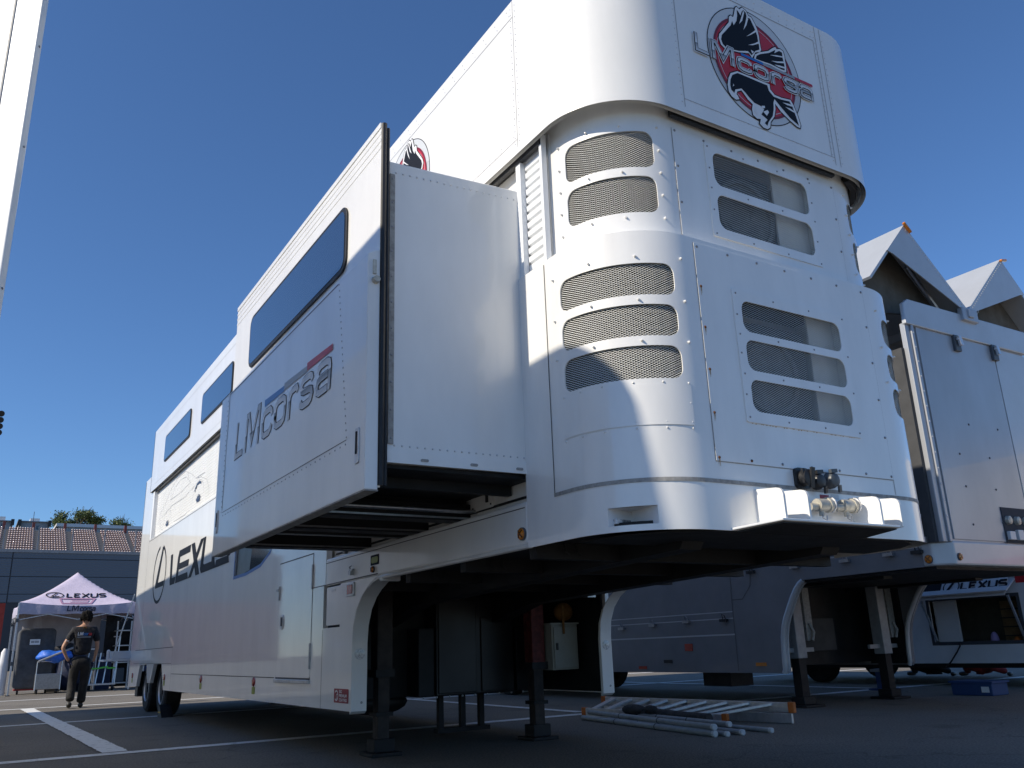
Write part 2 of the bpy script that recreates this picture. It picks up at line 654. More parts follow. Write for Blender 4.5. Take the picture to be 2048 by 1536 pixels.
def body_path(xl, xr, yf, R):
    A = PI * R / 2
    Lf = (xr - xl) - 2 * R

    def fn(s, z):
        if s < 0:
            return (xl, yf + R - s, z), (-1, 0, 0)
        if s <= A:
            t = s / R
            return (xl + R - R * math.cos(t), yf + R - R * math.sin(t), z), (-math.cos(t), -math.sin(t), 0)
        if s <= A + Lf:
            return (xl + R + s - A, yf, z), (0, -1, 0)
        if s <= 2 * A + Lf:
            t = (s - A - Lf) / R
            return (xr - R + R * math.sin(t), yf + R - R * math.cos(t), z), (math.sin(t), -math.cos(t), 0)
        return (xr, yf + R + s - 2 * A - Lf, z), (1, 0, 0)
    fn.A, fn.L, fn.T = A, Lf, 2 * A + Lf
    fn.front = lambda x: A + x - xl - R
    return fn


def flat_x(x, sgn=-1):
    return lambda a, b: ((x, a, b), (sgn, 0, 0))


def flat_y(y, sgn=-1):
    return lambda a, b: ((a, y, b), (0, sgn, 0))


def arc_lines(fn, n=14):
    r = [fn.A * k / n for k in range(n + 1)]
    return r + [fn.T - a for a in r]


def grille(fn, s0, s1, z0, z1, off, name, parent, cw=0.026, ch=0.0125, w=0.0030, material='grille'):
    """expanded-metal mesh: two families of slanted flat strands"""
    mb = MB()
    Ls, Lz = s1 - s0, z1 - z0
    k = cw / ch

    def strand(c, sg):
        # z = z0 + (s - c) * sg / k ; clip to rectangle
        pts = []
        if sg > 0:
            a0 = max(s0, c)
            a1 = min(s1, c + Lz * k)
        else:
            a0 = max(s0, c - Lz * k)
            a1 = min(s1, c)
        if a1 - a0 < 1e-4:
            return
        n = max(1, int((a1 - a0) / 0.06))
        q = []
        for i in range(n + 1):
            a = a0 + (a1 - a0) * i / n
            z = z0 + (a - c) * sg / k
            for e in (-w, w):
                p, nn = fn(a, z + e * 0.5)
                tw = off + sg * 0.0015
                q.append(tuple(Vector(p) - Vector(nn) * (tw + e * 0.35)))
        mb.add(q, [(2 * i, 2 * i + 1, 2 * i + 3, 2 * i + 2) for i in range(n)])
    c = s0 - Lz * k
    while c < s1 + Lz * k:
        strand(c, 1)
        strand(c, -1)
        c += cw
    return stuff(mb.build(name, material, parent, fixn=False))


def stroke(mb, fn2, pts, w, lift=0.0, closed=False):
    """flat ribbon of width w along 2-D points mapped by fn2(a,b,lift)->xyz"""
    m = len(pts)
    L, R_ = [], []
    for i in range(m):
        p = Vector(pts[i])
        if closed:
            d0 = (p - Vector(pts[i - 1]))
            d1 = (Vector(pts[(i + 1) % m]) - p)
        else:
            d0 = p - Vector(pts[i - 1]) if i else Vector(pts[1]) - p
            d1 = Vector(pts[i + 1]) - p if i < m - 1 else d0
        d0.normalize()
        d1.normalize()
        t = (d0 + d1)
        if t.length < 1e-6:
            t = d0.copy()
        t.normalize()
        n = Vector((-t.y, t.x))
        cs = max(0.35, n.dot(Vector((-d0.y, d0.x))))
        n = n * (w / 2 / cs)
        L.append(p + n)
        R_.append(p - n)
    vs_ = []
    for a, b in zip(L, R_):
        vs_ += [fn2(a.x, a.y, lift), fn2(b.x, b.y, lift)]
    rng = range(m if closed else m - 1)
    mb.add(vs_, [(2 * i, 2 * i + 1, 2 * ((i + 1) % m) + 1, 2 * ((i + 1) % m)) for i in rng])


def poly(mb, fn2, pts, lift=0.0):
    vv, ff = cdt([tuple(p) for p in pts], [])
    mb.add([fn2(a, b, lift) for a, b in vv], ff)


def ellipse(ca, cb, ra, rb, n=48, t0=0, t1=360):
    full = abs(t1 - t0) >= 360
    m = n if full else n + 1
    return [(ca + ra * math.cos(math.radians(t0 + (t1 - t0) * k / n)), cb + rb * math.sin(math.radians(t0 + (t1 - t0) * k / n))) for k in range(m)]


# stroke letters on a 0..1 high cell; each entry is (advance, strokes)
def arc(cx, cy, rx, ry, a0, a1, n=6):
    return [(cx + rx * math.cos(math.radians(a0 + (a1 - a0) * k / n)), cy + ry * math.sin(math.radians(a0 + (a1 - a0) * k / n))) for k in range(n + 1)]


GLYPH = {
    'L': (0.62, [[(0.08, 1), (0.08, 0.09), (0.56, 0.09)]]),
    'M': (1.0, [[(0.08, 0), (0.08, 0.92), (0.2, 0.92), (0.47, 0.2), (0.76, 0.92), (0.88, 0.92), (0.88, 0)]]),
    'c': (0.66, [[(0.60, 0.46), (0.57, 0.56), (0.48, 0.63), (0.21, 0.63), (0.11, 0.57), (0.08, 0.46), (0.08, 0.24), (0.11, 0.13), (0.21, 0.07), (0.48, 0.07), (0.57, 0.14), (0.60, 0.24)]]),
    'o': (0.68, [[(0.08, 0.24), (0.08, 0.46), (0.11, 0.57), (0.21, 0.63), (0.47, 0.63), (0.57, 0.57), (0.60, 0.46), (0.60, 0.24), (0.57, 0.13), (0.47, 0.07), (0.21, 0.07), (0.11, 0.13), (0.08, 0.24), (0.08, 0.34)]]),
    'r': (0.52, [[(0.09, 0), (0.09, 0.52), (0.2, 0.62), (0.42, 0.62), (0.48, 0.52)]]),
    's': (0.66, [[(0.58, 0.50), (0.54, 0.59), (0.46, 0.63), (0.2, 0.63), (0.11, 0.59), (0.08, 0.50), (0.11, 0.41), (0.2, 0.37), (0.46, 0.34), (0.56, 0.30), (0.59, 0.21), (0.56, 0.12), (0.47, 0.07), (0.2, 0.07), (0.11, 0.11), (0.07, 0.2)]]),
    'a': (0.70, [[(0.10, 0.50), (0.13, 0.59), (0.22, 0.63), (0.46, 0.63), (0.57, 0.58), (0.60, 0.48), (0.60, 0.0)], [(0.53, 0.36), (0.22, 0.36), (0.11, 0.31), (0.085, 0.22), (0.11, 0.12), (0.2, 0.07), (0.53, 0.07)]]),
    'E': (0.66, [[(0.58, 0.92), (0.1, 0.92), (0.1, 0.08), (0.58, 0.08)], [(0.1, 0.5), (0.5, 0.5)]]),
    'X': (0.76, [[(0.06, 1), (0.70, 0)], [(0.06, 0), (0.70, 1)]]),
    'U': (0.74, [[(0.08, 1), (0.08, 0.2), (0.18, 0.08), (0.56, 0.08), (0.66, 0.2), (0.66, 1)]]),
    'S': (0.70, [[(0.64, 0.92), (0.16, 0.92), (0.07, 0.8), (0.07, 0.62), (0.16, 0.52), (0.54, 0.5), (0.63, 0.4), (0.63, 0.2), (0.54, 0.08), (0.06, 0.08)]]),
    'P': (0.6, [[(0.1, 0), (0.1, 0.92), (0.44, 0.92), (0.52, 0.8), (0.52, 0.6), (0.44, 0.48), (0.1, 0.48)]]),
    'R': (0.62, [[(0.1, 0), (0.1, 0.92), (0.44, 0.92), (0.52, 0.8), (0.52, 0.6), (0.44, 0.48), (0.1, 0.48)], [(0.3, 0.48), (0.54, 0)]]),
    'I': (0.24, [[(0.1, 0), (0.1, 1)]]),
    'C': (0.62, [[(0.54, 0.8), (0.46, 0.92), (0.18, 0.92), (0.08, 0.78), (0.08, 0.22), (0.18, 0.08), (0.46, 0.08), (0.54, 0.2)]]),
    'O': (0.66, [[(0.08, 0.22), (0.08, 0.78), (0.18, 0.92), (0.46, 0.92), (0.56, 0.78), (0.56, 0.22), (0.46, 0.08), (0.18, 0.08), (0.08, 0.22), (0.08, 0.4)]]),
    'A': (0.66, [[(0.05, 0), (0.3, 1), (0.55, 0)], [(0.14, 0.32), (0.46, 0.32)]]),
    'T': (0.58, [[(0.28, 0), (0.28, 0.9)], [(0.02, 0.92), (0.54, 0.92)]]),
    'N': (0.68, [[(0.08, 0), (0.08, 1), (0.56, 0), (0.56, 1)]]),
    'G': (0.64, [[(0.54, 0.8), (0.46, 0.92), (0.18, 0.92), (0.08, 0.78), (0.08, 0.22), (0.18, 0.08), (0.54, 0.08), (0.54, 0.44), (0.34, 0.44)]]),
    ' ': (0.4, []),
}


def text_strokes(word, width, height, slant=0.0, x_gap=0.06):
    adv = sum(GLYPH[c][0] + x_gap for c in word) - x_gap
    k = width / adv
    out = []
    x = 0
    for c in word:
        a, st = GLYPH[c]
        for p in st:
            out.append([((x + q[0] + slant * q[1] * height / k) * k, q[1] * height) for q in p])
        x += a + x_gap
    return out


def lettering(name, word, fn2, width, height, w, material, parent, slant=0.0, lift=0.003):
    mb = MB()
    for i, st in enumerate(text_strokes(word, width, height, slant)):
        stroke(mb, fn2, st, w, lift + i * 0.0002)
    return mb.build(name, material, parent, fixn=False)

# ------------------------------------------------------------------ ground and markings
g = MB()
g.sheet([(-400, -400, 0), (400, -400, 0), (400, 400, 0), (-400, 400, 0)])
ground = g.build('ground', 'asphalt', fixn=False)
ground['kind'] = 'structure'


def ground_line(x0, y0, x1, y1, w, z=0.004):
    d = Vector((x1 - x0, y1 - y0, 0))
    n = Vector((-d.y, d.x, 0)).normalized()
    L = d.length
    m = max(2, int(L / 0.06))
    mb = MB()
    q = []
    for i in range(m + 1):
        p = Vector((x0, y0, z)) + d * (i / m)
        a = w / 2 * (1 + random.uniform(-0.07, 0.07))
        b = w / 2 * (1 + random.uniform(-0.07, 0.07))
        q += [p + n * a, p - n * b]
    mb.add(q, [(2 * i, 2 * i + 1, 2 * i + 3, 2 * i + 2) for i in range(m)])
    o = mb.build('parking_line', 'line_paint', fixn=False)
    o['kind'] = 'structure'
    return o


ground_line(-14, 6.35, 16, 5.62, 0.20)
ground_line(-14, 11.6, 20, 10.9, 0.19)
ground_line(-14, 16.75, 24, 15.95, 0.22)
ground_line(-14, 21.6, 24, 20.4, 0.24)
ground_line(-1.38, 16.32, -1.215, 6.15, 0.225, z=0.008)
ground_line(4.05, 6.15, 4.15, 16.1, 0.15, z=0.008)
ground_line(9.4, 5.9, 9.6, 15.9, 0.15, z=0.008)

# ------------------------------------------------------------------ the race trailer
W = 2.49
TR = thing('race_trailer', 'large white expandable race trailer with raised roof and slide-out side', 'trailer', (1.245, 7.0, 0))


def hseam(mb, fn2, pts, w=0.005, lift=0.0015):
    stroke(mb, fn2, pts, w, lift)


side0 = lambda a, b, l: (-l, a, b)                # (y, z) on the left body side
sideh = lambda a, b, l: (-0.03 - l, a, b)         # hood side
sides = lambda a, b, l: (-0.957 - l, a, b)        # slide-out lower panel
slideu = lambda a, b, l: (-0.89 - l, a, b)
front0 = lambda a, b, l: (a, -l, b)
fronth = lambda a, b, l: (a, -0.005 - l, b)


def wrap(fn):
    def g_(a, b, l):
        p, n = fn(a, b)
        return tuple(Vector(p) + Vector(n) * l)
    return g_


# --- lower front shell
lp = body_path(0, W, 0, 0.48)
vz = [(2.504, 2.682), (2.280, 2.452), (2.054, 2.228)]
holes = []
for a, b in vz:
    holes.append(rrect(-0.005, 0.665, a, b, 0.058))
    holes.append([(lp.T - s, z) for s, z in rrect(-0.005, 0.665, a, b, 0.058)])
fx = lp.front
holes.append([(fx(0.83), 1.90), (fx(1.67), 1.90), (fx(1.67), 2.59), (fx(0.83), 2.59)])
holes.append([(0.225, 1.335), (0.47, 1.335), (0.47, 1.422), (0.225, 1.422)])
S0, S1 = -0.42, lp.T + 0.42
outer = [(S0, 1.305), (S1, 1.305), (S1, 2.868), (S0, 2.868)]
shell = surface(lp, outer, holes, arc_lines(lp, 18), 1.305, 2.868, 0.007).build('front_shell', 'paint_front', TR)
for k, (a, b) in enumerate(vz):
    grille(lp, -0.03, 0.69, a - 0.02, b + 0.02, 0.011, 'mesh_grille', shell)
    grille(lp, lp.T - 0.69, lp.T + 0.03, a - 0.02, b + 0.02, 0.011, 'mesh_grille', shell)
# ledge on top of the lower shell
m = MB()
m.sheet([lp(S0 + (S1 - S0) * k / 90, 2.866)[0] for k in range(91)])
m.build('ledge', 'paint_front', TR)
# trim strip round the nose, seams
m = MB()
stroke(m, wrap(lp), [(-0.15 + (lp.T + 0.30) * k / 80, 1.545) for k in range(81)], 0.020, 0.003)
m.build('trim_strip', 'trim', shell, fixn=False)
m = MB()
stroke(m, wrap(lp), [(-0.145, 1.54), (-0.145, 2.85)], 0.007, 0.002)
stroke(m, wrap(lp), [(lp.T + 0.1, 1.54), (lp.T + 0.1, 2.85)], 0.007, 0.002)
m.build('panel_seam', 'seam', shell, fixn=False)
# riveted access plate on the corner
plate = surface(lambda s, z: (tuple(Vector(lp(s, z)[0]) + Vector(lp(s, z)[1]) * 0.004), lp(s, z)[1]), rrect(-0.03, 0.70, 1.815, 2.022, 0.006, 2), (), [0.70 * k / 14 for k in range(1, 14)], 1.815, 2.022, 0.004)
plate = plate.build('access_plate', 'paint_front', shell)
m = MB()


def stud_on(mb, fn, s, z, r=0.006, h=0.005):
    p, n = fn(s, z)
    mb.stud(p, n, r, h)


for s in (-0.02, 0.11, 0.24, 0.40, 0.55, 0.69):
    stud_on(m, lp, s, 2.035 if s < 0.68 else 2.033)
    stud_on(m, lp, s, 1.832)
    stud_on(m, lp, s, 1.80)
for z in (1.93,):
    stud_on(m, lp, -0.02, z)
    stud_on(m, lp, 0.69, z)
for s in (-0.06, 0.21, 0.46, 0.715):
    for z in (2.72, 2.478, 2.254):
        for q in (s, lp.T - s):
            stud_on(m, lp, q, z, 0.0075, 0.014)
stuff(m.build('white_studs', 'paint_front', shell, smooth=True))
# recessed lamp pocket in the nose corner
pA, pB = Vector(lp(0.225, 0)[0]), Vector(lp(0.47, 0)[0])
pin = Vector((0.23, 0.30, 0))
m = MB()
for z in (1.422,):
    m.sheet([(*pA.xy, z), (*pB.xy, z), (*pin.xy, z)])
m.sheet([(*pA.xy, 1.335), (*pin.xy, 1.335), (*pin.xy, 1.422), (*pA.xy, 1.422)])
m.sheet([(*pin.xy, 1.335), (*pB.xy, 1.335), (*pB.xy, 1.422), (*pin.xy, 1.422)])
m.build('lamp_pocket', 'slat_white', shell, fixn=False)
m = MB()
dd = (pin - pA).normalized()
nn = Vector((-dd.y, dd.x, 0))
c = pA + dd * 0.09
if nn.dot(Vector((-1, -1, 0))) < 0:
    nn = -nn
m.bar((*(c - dd * 0.055 + nn * 0.012).xy, 1.362), (*(c + dd * 0.055 + nn * 0.012).xy, 1.362), 0.024, 0.026)
mk = m.build('marker_lamp', 'clear_lens', shell, bevel=0.004)
m = MB()
for k in range(6):
    q = c + dd * (-0.01 + 0.011 * k) + nn * 0.0255
    m.bar((*q.xy, 1.353), (*q.xy, 1.371), 0.004, 0.003, up=nn)
m.build('lamp_lens', 'plastic_grey', mk)

# --- bolted centre panel with its vent panel
fp = surface(flat_y(-0.004), [(0.545, 1.648), (1.945, 1.648), (1.945, 2.838), (0.545, 2.838)], [[(0.82, 1.89), (1.68, 1.89), (1.68, 2.60), (0.82, 2.60)]], (), 0, 1, 0.004)
fp = fp.build('front_panel', 'paint_front', TR)
vh = [(2.380, 2.560), (2.160, 2.335), (1.932, 2.110)]
vp = surface(flat_y(-0.011), rrect(0.788, 1.712, 1.87, 2.622, 0.012, 3), [rrect(0.846, 1.656, a, b, 0.055) for a, b in vh], (), 0, 1, 0.007)
vp = vp.build('vent_panel', 'paint_front', TR)
for a, b in vh:
    grille(flat_y(0), 0.83, 1.67, a - 0.012, b + 0.012, 0.001, 'mesh_grille', vp, cw=0.0225, ch=0.0118)
m, m2 = MB(), MB()
for i in range(7):
    x = 0.565 + (1.929 - 0.565) * i / 6
    m.stud((x, -0.004, 2.818), (0, -1, 0), 0.0085, 0.006)
    (m2 if i < 2 else m).stud((x, -0.004, 1.665), (0, -1, 0), 0.0085, 0.006)
for i in range(1, 5):
    z = 1.665 + (2.818 - 1.665) * i / 5
    m2.stud((0.565, -0.004, z), (0, -1, 0), 0.0085, 0.006)
    m.stud((1.929, -0.004, z), (0, -1, 0), 0.0085, 0.006)
for i in range(4):
    for z in (2.595, 1.898, 2.358, 2.135):
        m.stud((0.812 + 0.294 * i, -0.011, z), (0, -1, 0), 0.006, 0.0045)
for z in (2.47, 2.25, 2.02):
    for x in (0.806,):
        m.stud((x, -0.011, z), (0, -1, 0), 0.006, 0.0045)
stuff(m.build('panel_screws', 'screw', fp, smooth=True))
stuff(m2.build('rusty_screws', 'screw_rust', fp, smooth=True))
m = MB()
for i in range(0, 5):
    z = 1.665 + (2.818 - 1.665) * i / 5
    for q in range(3):
        x = 0.5655 + 0.003 * (q - 1)
        L_ = random.uniform(0.015, 0.06)
        m.sheet([(x - 0.0012, -0.0052 - 0.0001 * q, z - L_), (x + 0.0006, -0.0052 - 0.0001 * q, z - L_), (x + 0.0016, -0.0052 - 0.0001 * q, z), (x - 0.0016, -0.0052 - 0.0001 * q, z)])
for i in range(30):
    x = random.uniform(0.80, 1.70)
    L_ = random.uniform(0.002, 0.007)
    m.sheet([(x - 0.004, -0.0053, 1.868 - L_), (x + 0.004, -0.0053, 1.868 - L_ * 0.6), (x + 0.006, -0.0053, 1.868), (x - 0.006, -0.0053, 1.868)])
stuff(m.build('rust_stains', 'rust_stain', fp, fixn=False))
m = MB()
stroke(m, front0, [(0.543, 1.645), (0.543, 2.84)], 0.004, 0.002)
stroke(m, front0, [(0.543, 1.645), (1.947, 1.645)], 0.004, 0.0022)
stroke(m, front0, [(1.947, 1.56), (1.947, 2.84)], 0.004, 0.002)
m.build('panel_seam', 'trim', fp, fixn=False)

# --- upper front shell
up = body_path(0.08, W - 0.08, 0.08, 0.45)
uvz = [(3.306, 3.535), (3.028, 3.252)]
holes = []
for a, b in uvz:
    holes.append(rrect(0.05, 0.59, a, b, 0.058))
    holes.append([(up.T - s, z) for s, z in rrect(0.05, 0.59, a, b, 0.058)])
holes.append([(up.front(0.83), 3.0), (up.front(1.68), 3.0), (up.front(1.68), 3.55), (up.front(0.83), 3.55)])
ush = surface(up, [(-0.12, 2.84), (up.T + 0.12, 2.84), (up.T + 0.12, 3.78), (-0.12, 3.78)], holes, arc_lines(up, 18), 2.84, 3.78, 0.007).build('upper_shell', 'paint_front', TR)
for a, b in uvz:
    grille(up, 0.03, 0.61, a - 0.02, b + 0.02, 0.011, 'mesh_grille', ush)
    grille(up, up.T - 0.61, up.T - 0.03, a - 0.02, b + 0.02, 0.011, 'mesh_grille', ush)
m = MB()
for s in (0.0, 0.21, 0.40, 0.62):
    for z in (3.57, 3.279, 3.00):
        for q in (s, up.T - s):
            stud_on(m, up, q, z, 0.0075, 0.014)
for z in (3.42, 3.14):
    for s in (0.0, 0.62):
        for q in (s, up.T - s):
            stud_on(m, up, q, z, 0.0075, 0.014)
stuff(m.build('white_studs', 'paint_front', ush, smooth=True))
ufp = surface(flat_y(0.076), [(0.552, 2.878), (1.938, 2.878), (1.938, 3.60), (0.552, 3.60)], [[(0.82, 2.99), (1.69, 2.99), (1.69, 3.56), (0.82, 3.56)]], (), 0, 1, 0.004).build('front_panel', 'paint_front', TR)
uvh = [(3.310, 3.530), (3.030, 3.252)]
uvp = surface(flat_y(0.069), rrect(0.79, 1.715, 2.972, 3.572, 0.012, 3), [rrect(0.846, 1.660, a, b, 0.058) for a, b in uvh], (), 0, 1, 0.007).build('vent_panel', 'paint_front', TR)
for a, b in uvh:
    grille(flat_y(0.08), 0.83, 1.68, a - 0.012, b + 0.012, 0.001, 'mesh_grille', uvp, cw=0.0225, ch=0.0118)
m = MB()
for i in range(7):
    x = 0.57 + (1.92 - 0.57) * i / 6
    m.stud((x, 0.076, 3.585), (0, -1, 0), 0.0085, 0.006)
    m.stud((x, 0.076, 2.898), (0, -1, 0), 0.0085, 0.006)
for i in range(1, 3):
    z = 2.898 + (3.585 - 2.898) * i / 3
    for x in (0.57, 1.92):
        m.stud((x, 0.076, z), (0, -1, 0), 0.0085, 0.006)
for i in range(4):
    for z in (3.553, 3.28, 2.99):
        m.stud((0.812 + 0.294 * i, 0.069, z), (0, -1, 0), 0.006, 0.0045)
for z in (3.41, 3.14):
    for x in (0.812, 1.69):
        m.stud((x, 0.069, z), (0, -1, 0), 0.006, 0.0045)
stuff(m.build('panel_screws', 'screw', ufp, smooth=True))
m = MB()
stroke(m, lambda a, b, l: (a, 0.08 - l, b), [(0.55, 2.876), (0.55, 3.6)], 0.004, 0.002)
stroke(m, lambda a, b, l: (a, 0.08 - l, b), [(1.94, 2.876), (1.94, 3.6)], 0.004, 0.002)
m.build('panel_seam', 'trim', ufp, fixn=False)

# --- equipment bays behind the vents
m = MB()
m.box(0.10, W - 0.10, 0.86, 0.88, 1.35, 3.74)
for z_ in (1.345, 2.81):
    bi = body_path(0.10, W - 0.10, 0.11, 0.42)
    m.prism([(0.10, 0.86, z_)] + [(*bi(bi.T * k / 30, 0)[0][:2], z_) for k in range(31)] + [(W - 0.10, 0.86, z_)], (0, 0, 0.02))
inner = m.build('bay_wall', 'interior', TR)
for (z0, z1, y0) in ((1.86, 2.66, 0.03), (2.90, 3.62, 0.11)):
    m = MB()
    m.box(0.74, 0.76, y0 + 0.02, 0.34, z0, z1)
    m.box(1.70, 1.72, y0, 0.34, z0, z1)
    m.box(0.74, 1.72, 0.34, 0.36, z0, z1)
    m.box(0.74, 1.72, y0, 0.34, z0 - 0.02, z0)
    m.build('bay_lining', 'interior_light', inner)
for (x0, x1, z0, z1, y0) in ((1.47, 1.69, 1.88, 2.64, 0.07), (0.78, 0.885, 2.92, 3.60, 0.13), (1.41, 1.69, 2.92, 3.60, 0.13)):
    m = MB()
    m.box(x0, x1, y0, y0 + 0.012, z0, z1)
    m.build('bay_blank', 'interior_light', inner)
for (x0, x1, z0, z1, y0) in ((0.77, 1.46, 1.90, 2.50, 0.10), (0.90, 1.40, 2.94, 3.50, 0.15)):
    m = MB()
    m.box(x0, x1, y0, y0 + 0.20, z0, z1)
    u = m.build('cooling_unit', 'unit_grey', TR, bevel=0.01)
    m = MB()
    cx_, cz_ = (x0 + x1) / 2, (z0 + z1) / 2
    m.lathe((cx_, y0 - 0.002, cz_), (0, -1, 0), [(0, 0.235), (0.02, 0.235), (0.02, 0.205), (0.004, 0.2)], 28)
    for k in range(5):
        t = 2 * PI * k / 5
        m.bar((cx_ + 0.04 * math.cos(t), y0 - 0.01, cz_ + 0.04 * math.sin(t)), (cx_ + 0.18 * math.cos(t), y0 - 0.01, cz_ + 0.18 * math.sin(t)), 0.09, 0.006, up=(0.3, 1, 0))
    m.build('fan', 'unit_fan', u)

# --- raised hood
hp = body_path(-0.03, W + 0.03, -0.005, 0.5)
HL = 13.30 - 0.495
hood = surface(hp, [(-HL, 3.66), (hp.T + HL, 3.66), (hp.T + HL, 4.78), (-HL, 4.78)], (), arc_lines(hp, 22), 3.66, 4.78, 0.03).build('raised_hood', 'paint', TR)
m = MB()
hi = body_path(-0.012, W + 0.012, 0.013, 0.48)
ring = [(-0.012, 13.25, 0)] + [hi(hi.T * k / 60, 0)[0] for k in range(61)] + [(W + 0.012, 13.25, 0)]
m.prism([(p[0], p[1], 4.72) for p in ring], (0, 0, 0.05))
m.build('hood_roof', 'paint', hood)
m = MB()
m.sheet([(p[0], p[1], 3.80) for p in ring])
m.build('hood_soffit', 'slat_white', hood, fixn=False)
m = MB()
m.box(-0.03, W + 0.03, 13.27, 13.30, 3.66, 4.78)
m.build('hood_end', 'paint', hood)
m = MB()
m.box(0.52, 1.92, 0.034, 0.062, 3.648, 3.70)
m.box(0.004, 0.035, 0.62, 13.2, 3.635, 3.69)
m.tube([(W - 0.05, 0.62, 3.69), (W - 0.06, 0.42, 3.69), (W - 0.13, 0.24, 3.69), (W - 0.27, 0.12, 3.69), (W - 0.42, 0.06, 3.69)], 0.03, 6)
m.build('hood_seal', 'rubber', hood)
m = MB()
hw = wrap(hp)
for s in (-0.30, hp.front(0.594), hp.front(1.895), hp.front(1.945)):
    stroke(m, hw, [(s, 3.70), (s, 4.775)], 0.0045, 0.0015)
stroke(m, fronth, [(0.63, 4.651), (1.866, 4.651)], 0.005, 0.0018)
stroke(m, fronth, [(1.866, 3.76), (1.866, 4.651)], 0.004, 0.0018)
stroke(m, hw, [(-12.4, 4.655), (-0.30, 4.655)], 0.005, 0.0018)
stroke(m, fronth, [(0.594, 3.755), (1.895, 3.755)], 0.003, 0.0018)
stroke(m, hw, [(-12.4, 3.755), (-0.30, 3.755)], 0.003, 0.0018)
m.build('panel_seam', 'seam_light', hood, fixn=False)
m = MB()
n = 0
for i in range(46):
    z = 3.73 + i * (4.75 - 3.73) / 45
    for s in (-0.325, -0.275, hp.front(0.575)):
        if i % 2 == 0:
            stud_on(m, hp, s, z, 0.0048, 0.0035)
    for s in (hp.front(1.878), hp.front(1.962)):
        if i % 2 == 0:
            stud_on(m, hp, s, z, 0.0048, 0.0035)
for i in range(34):
    x = 0.61 + (1.88 - 0.61) * i / 33
    stud_on(m, hp, hp.front(x), 3.755, 0.0048, 0.0035)
    if i % 2 == 0:
        stud_on(m, hp, hp.front(x), 4.675, 0.0048, 0.0035)
        stud_on(m, hp, hp.front(x + 0.012), 4.72, 0.0048, 0.0035)
for i in range(70):
    s = -0.34 - i * 0.075
    stud_on(m, hp, s, 3.757, 0.0048, 0.0035)
    if i % 2 == 0:
        stud_on(m, hp, s, 3.79, 0.0048, 0.0035)
        stud_on(m, hp, s, 4.685, 0.0048, 0.0035)
        stud_on(m, hp, s - 0.03, 4.735, 0.0048, 0.0035)
stuff(m.build('rivets', 'rivet', hood, smooth=True))
# hood windows
for (y0, y1) in ((10.10, 12.12), (7.62, 9.36)):
    m = MB()
    m.prism([(-0.032, y, z) for y, z in rrect(y0, y1, 3.985, 4.435, 0.07)], (-0.012, 0, 0))
    fr = m.build('window_frame', 'rubber', hood)
    m = MB()
    m.prism([(-0.042, y, z) for y, z in rrect(y0 + 0.025, y1 - 0.025, 4.01, 4.41, 0.055)], (-0.006, 0, 0))
    m.build('window_pane', 'glass', fr)

# --- eagle emblem: flat print, points in metres on the sheet, origin at the ring centre
EZ = 0.21484


def emb(name, fn2, parent):
    root = MB()
    poly(root, fn2, ellipse(0, 0, 0.41, 0.41, 64), 0.0012)
    root = root.build(name, 'decal_line', parent, fixn=False)
    m_ = MB()
    ring_ = ellipse(0, 0, 0.407, 0.407, 64)
    stroke(m_, fn2, ring_, 0.006, 0.0026, True)
    m_.build('ring_line', 'decal_black', root, fixn=False)
    m_ = MB()
    poly(m_, fn2, ellipse(0, 0.0, 0.404, 0.404, 40, 8, 172) + [(-0.30, 0.06), (0.30, 0.06)], 0.0022)
    poly(m_, fn2, ellipse(0, 0.0, 0.404, 0.404, 24, 225, 315), 0.0022)
    m_.build('ring_light', 'decal_light', root, fixn=False)
    m_ = MB()
    poly(m_, fn2, ellipse(-0.005, -0.015, 0.352, 0.345, 56), 0.0032)
    red = m_.build('red_disc', 'decal_red', root, fixn=False)
    m_ = MB()
    stroke(m_, fn2, ellipse(-0.005, -0.015, 0.350, 0.343, 56), 0.016, 0.0040, True)
    m_.build('disc_edge', 'decal_darkred', root, fixn=False)
    m_ = MB()
    stroke(m_, fn2, ellipse(-0.005, -0.015, 0.325, 0.318, 56), 0.004, 0.0042, True)
    m_.build('disc_line', 'decal_light', root, fixn=False)
    mw, mk_, mo, ms = MB(), MB(), MB(), MB()
    for outline in EAGLE_WHITE:
        poly(mw, fn2, outline, 0.0056)
        stroke(mo, fn2, outline, 0.014, 0.0050, True)
    for i_, fill in enumerate(EAGLE_BLACK):
        poly(mk_, fn2, fill, 0.0064 + i_ * 0.0001)
    for i_, sl in enumerate(EAGLE_SLITS):
        poly(ms, fn2, sl, 0.0072 + i_ * 0.00005)
    mo.build('eagle_edge', 'decal_black', root, fixn=False)
    mw.build('eagle_outline', 'decal_white', root, fixn=False)
    mk_.build('eagle_body', 'decal_black', root, fixn=False)
    ms.build('eagle_feathers', 'decal_white', root, fixn=False)
    return root


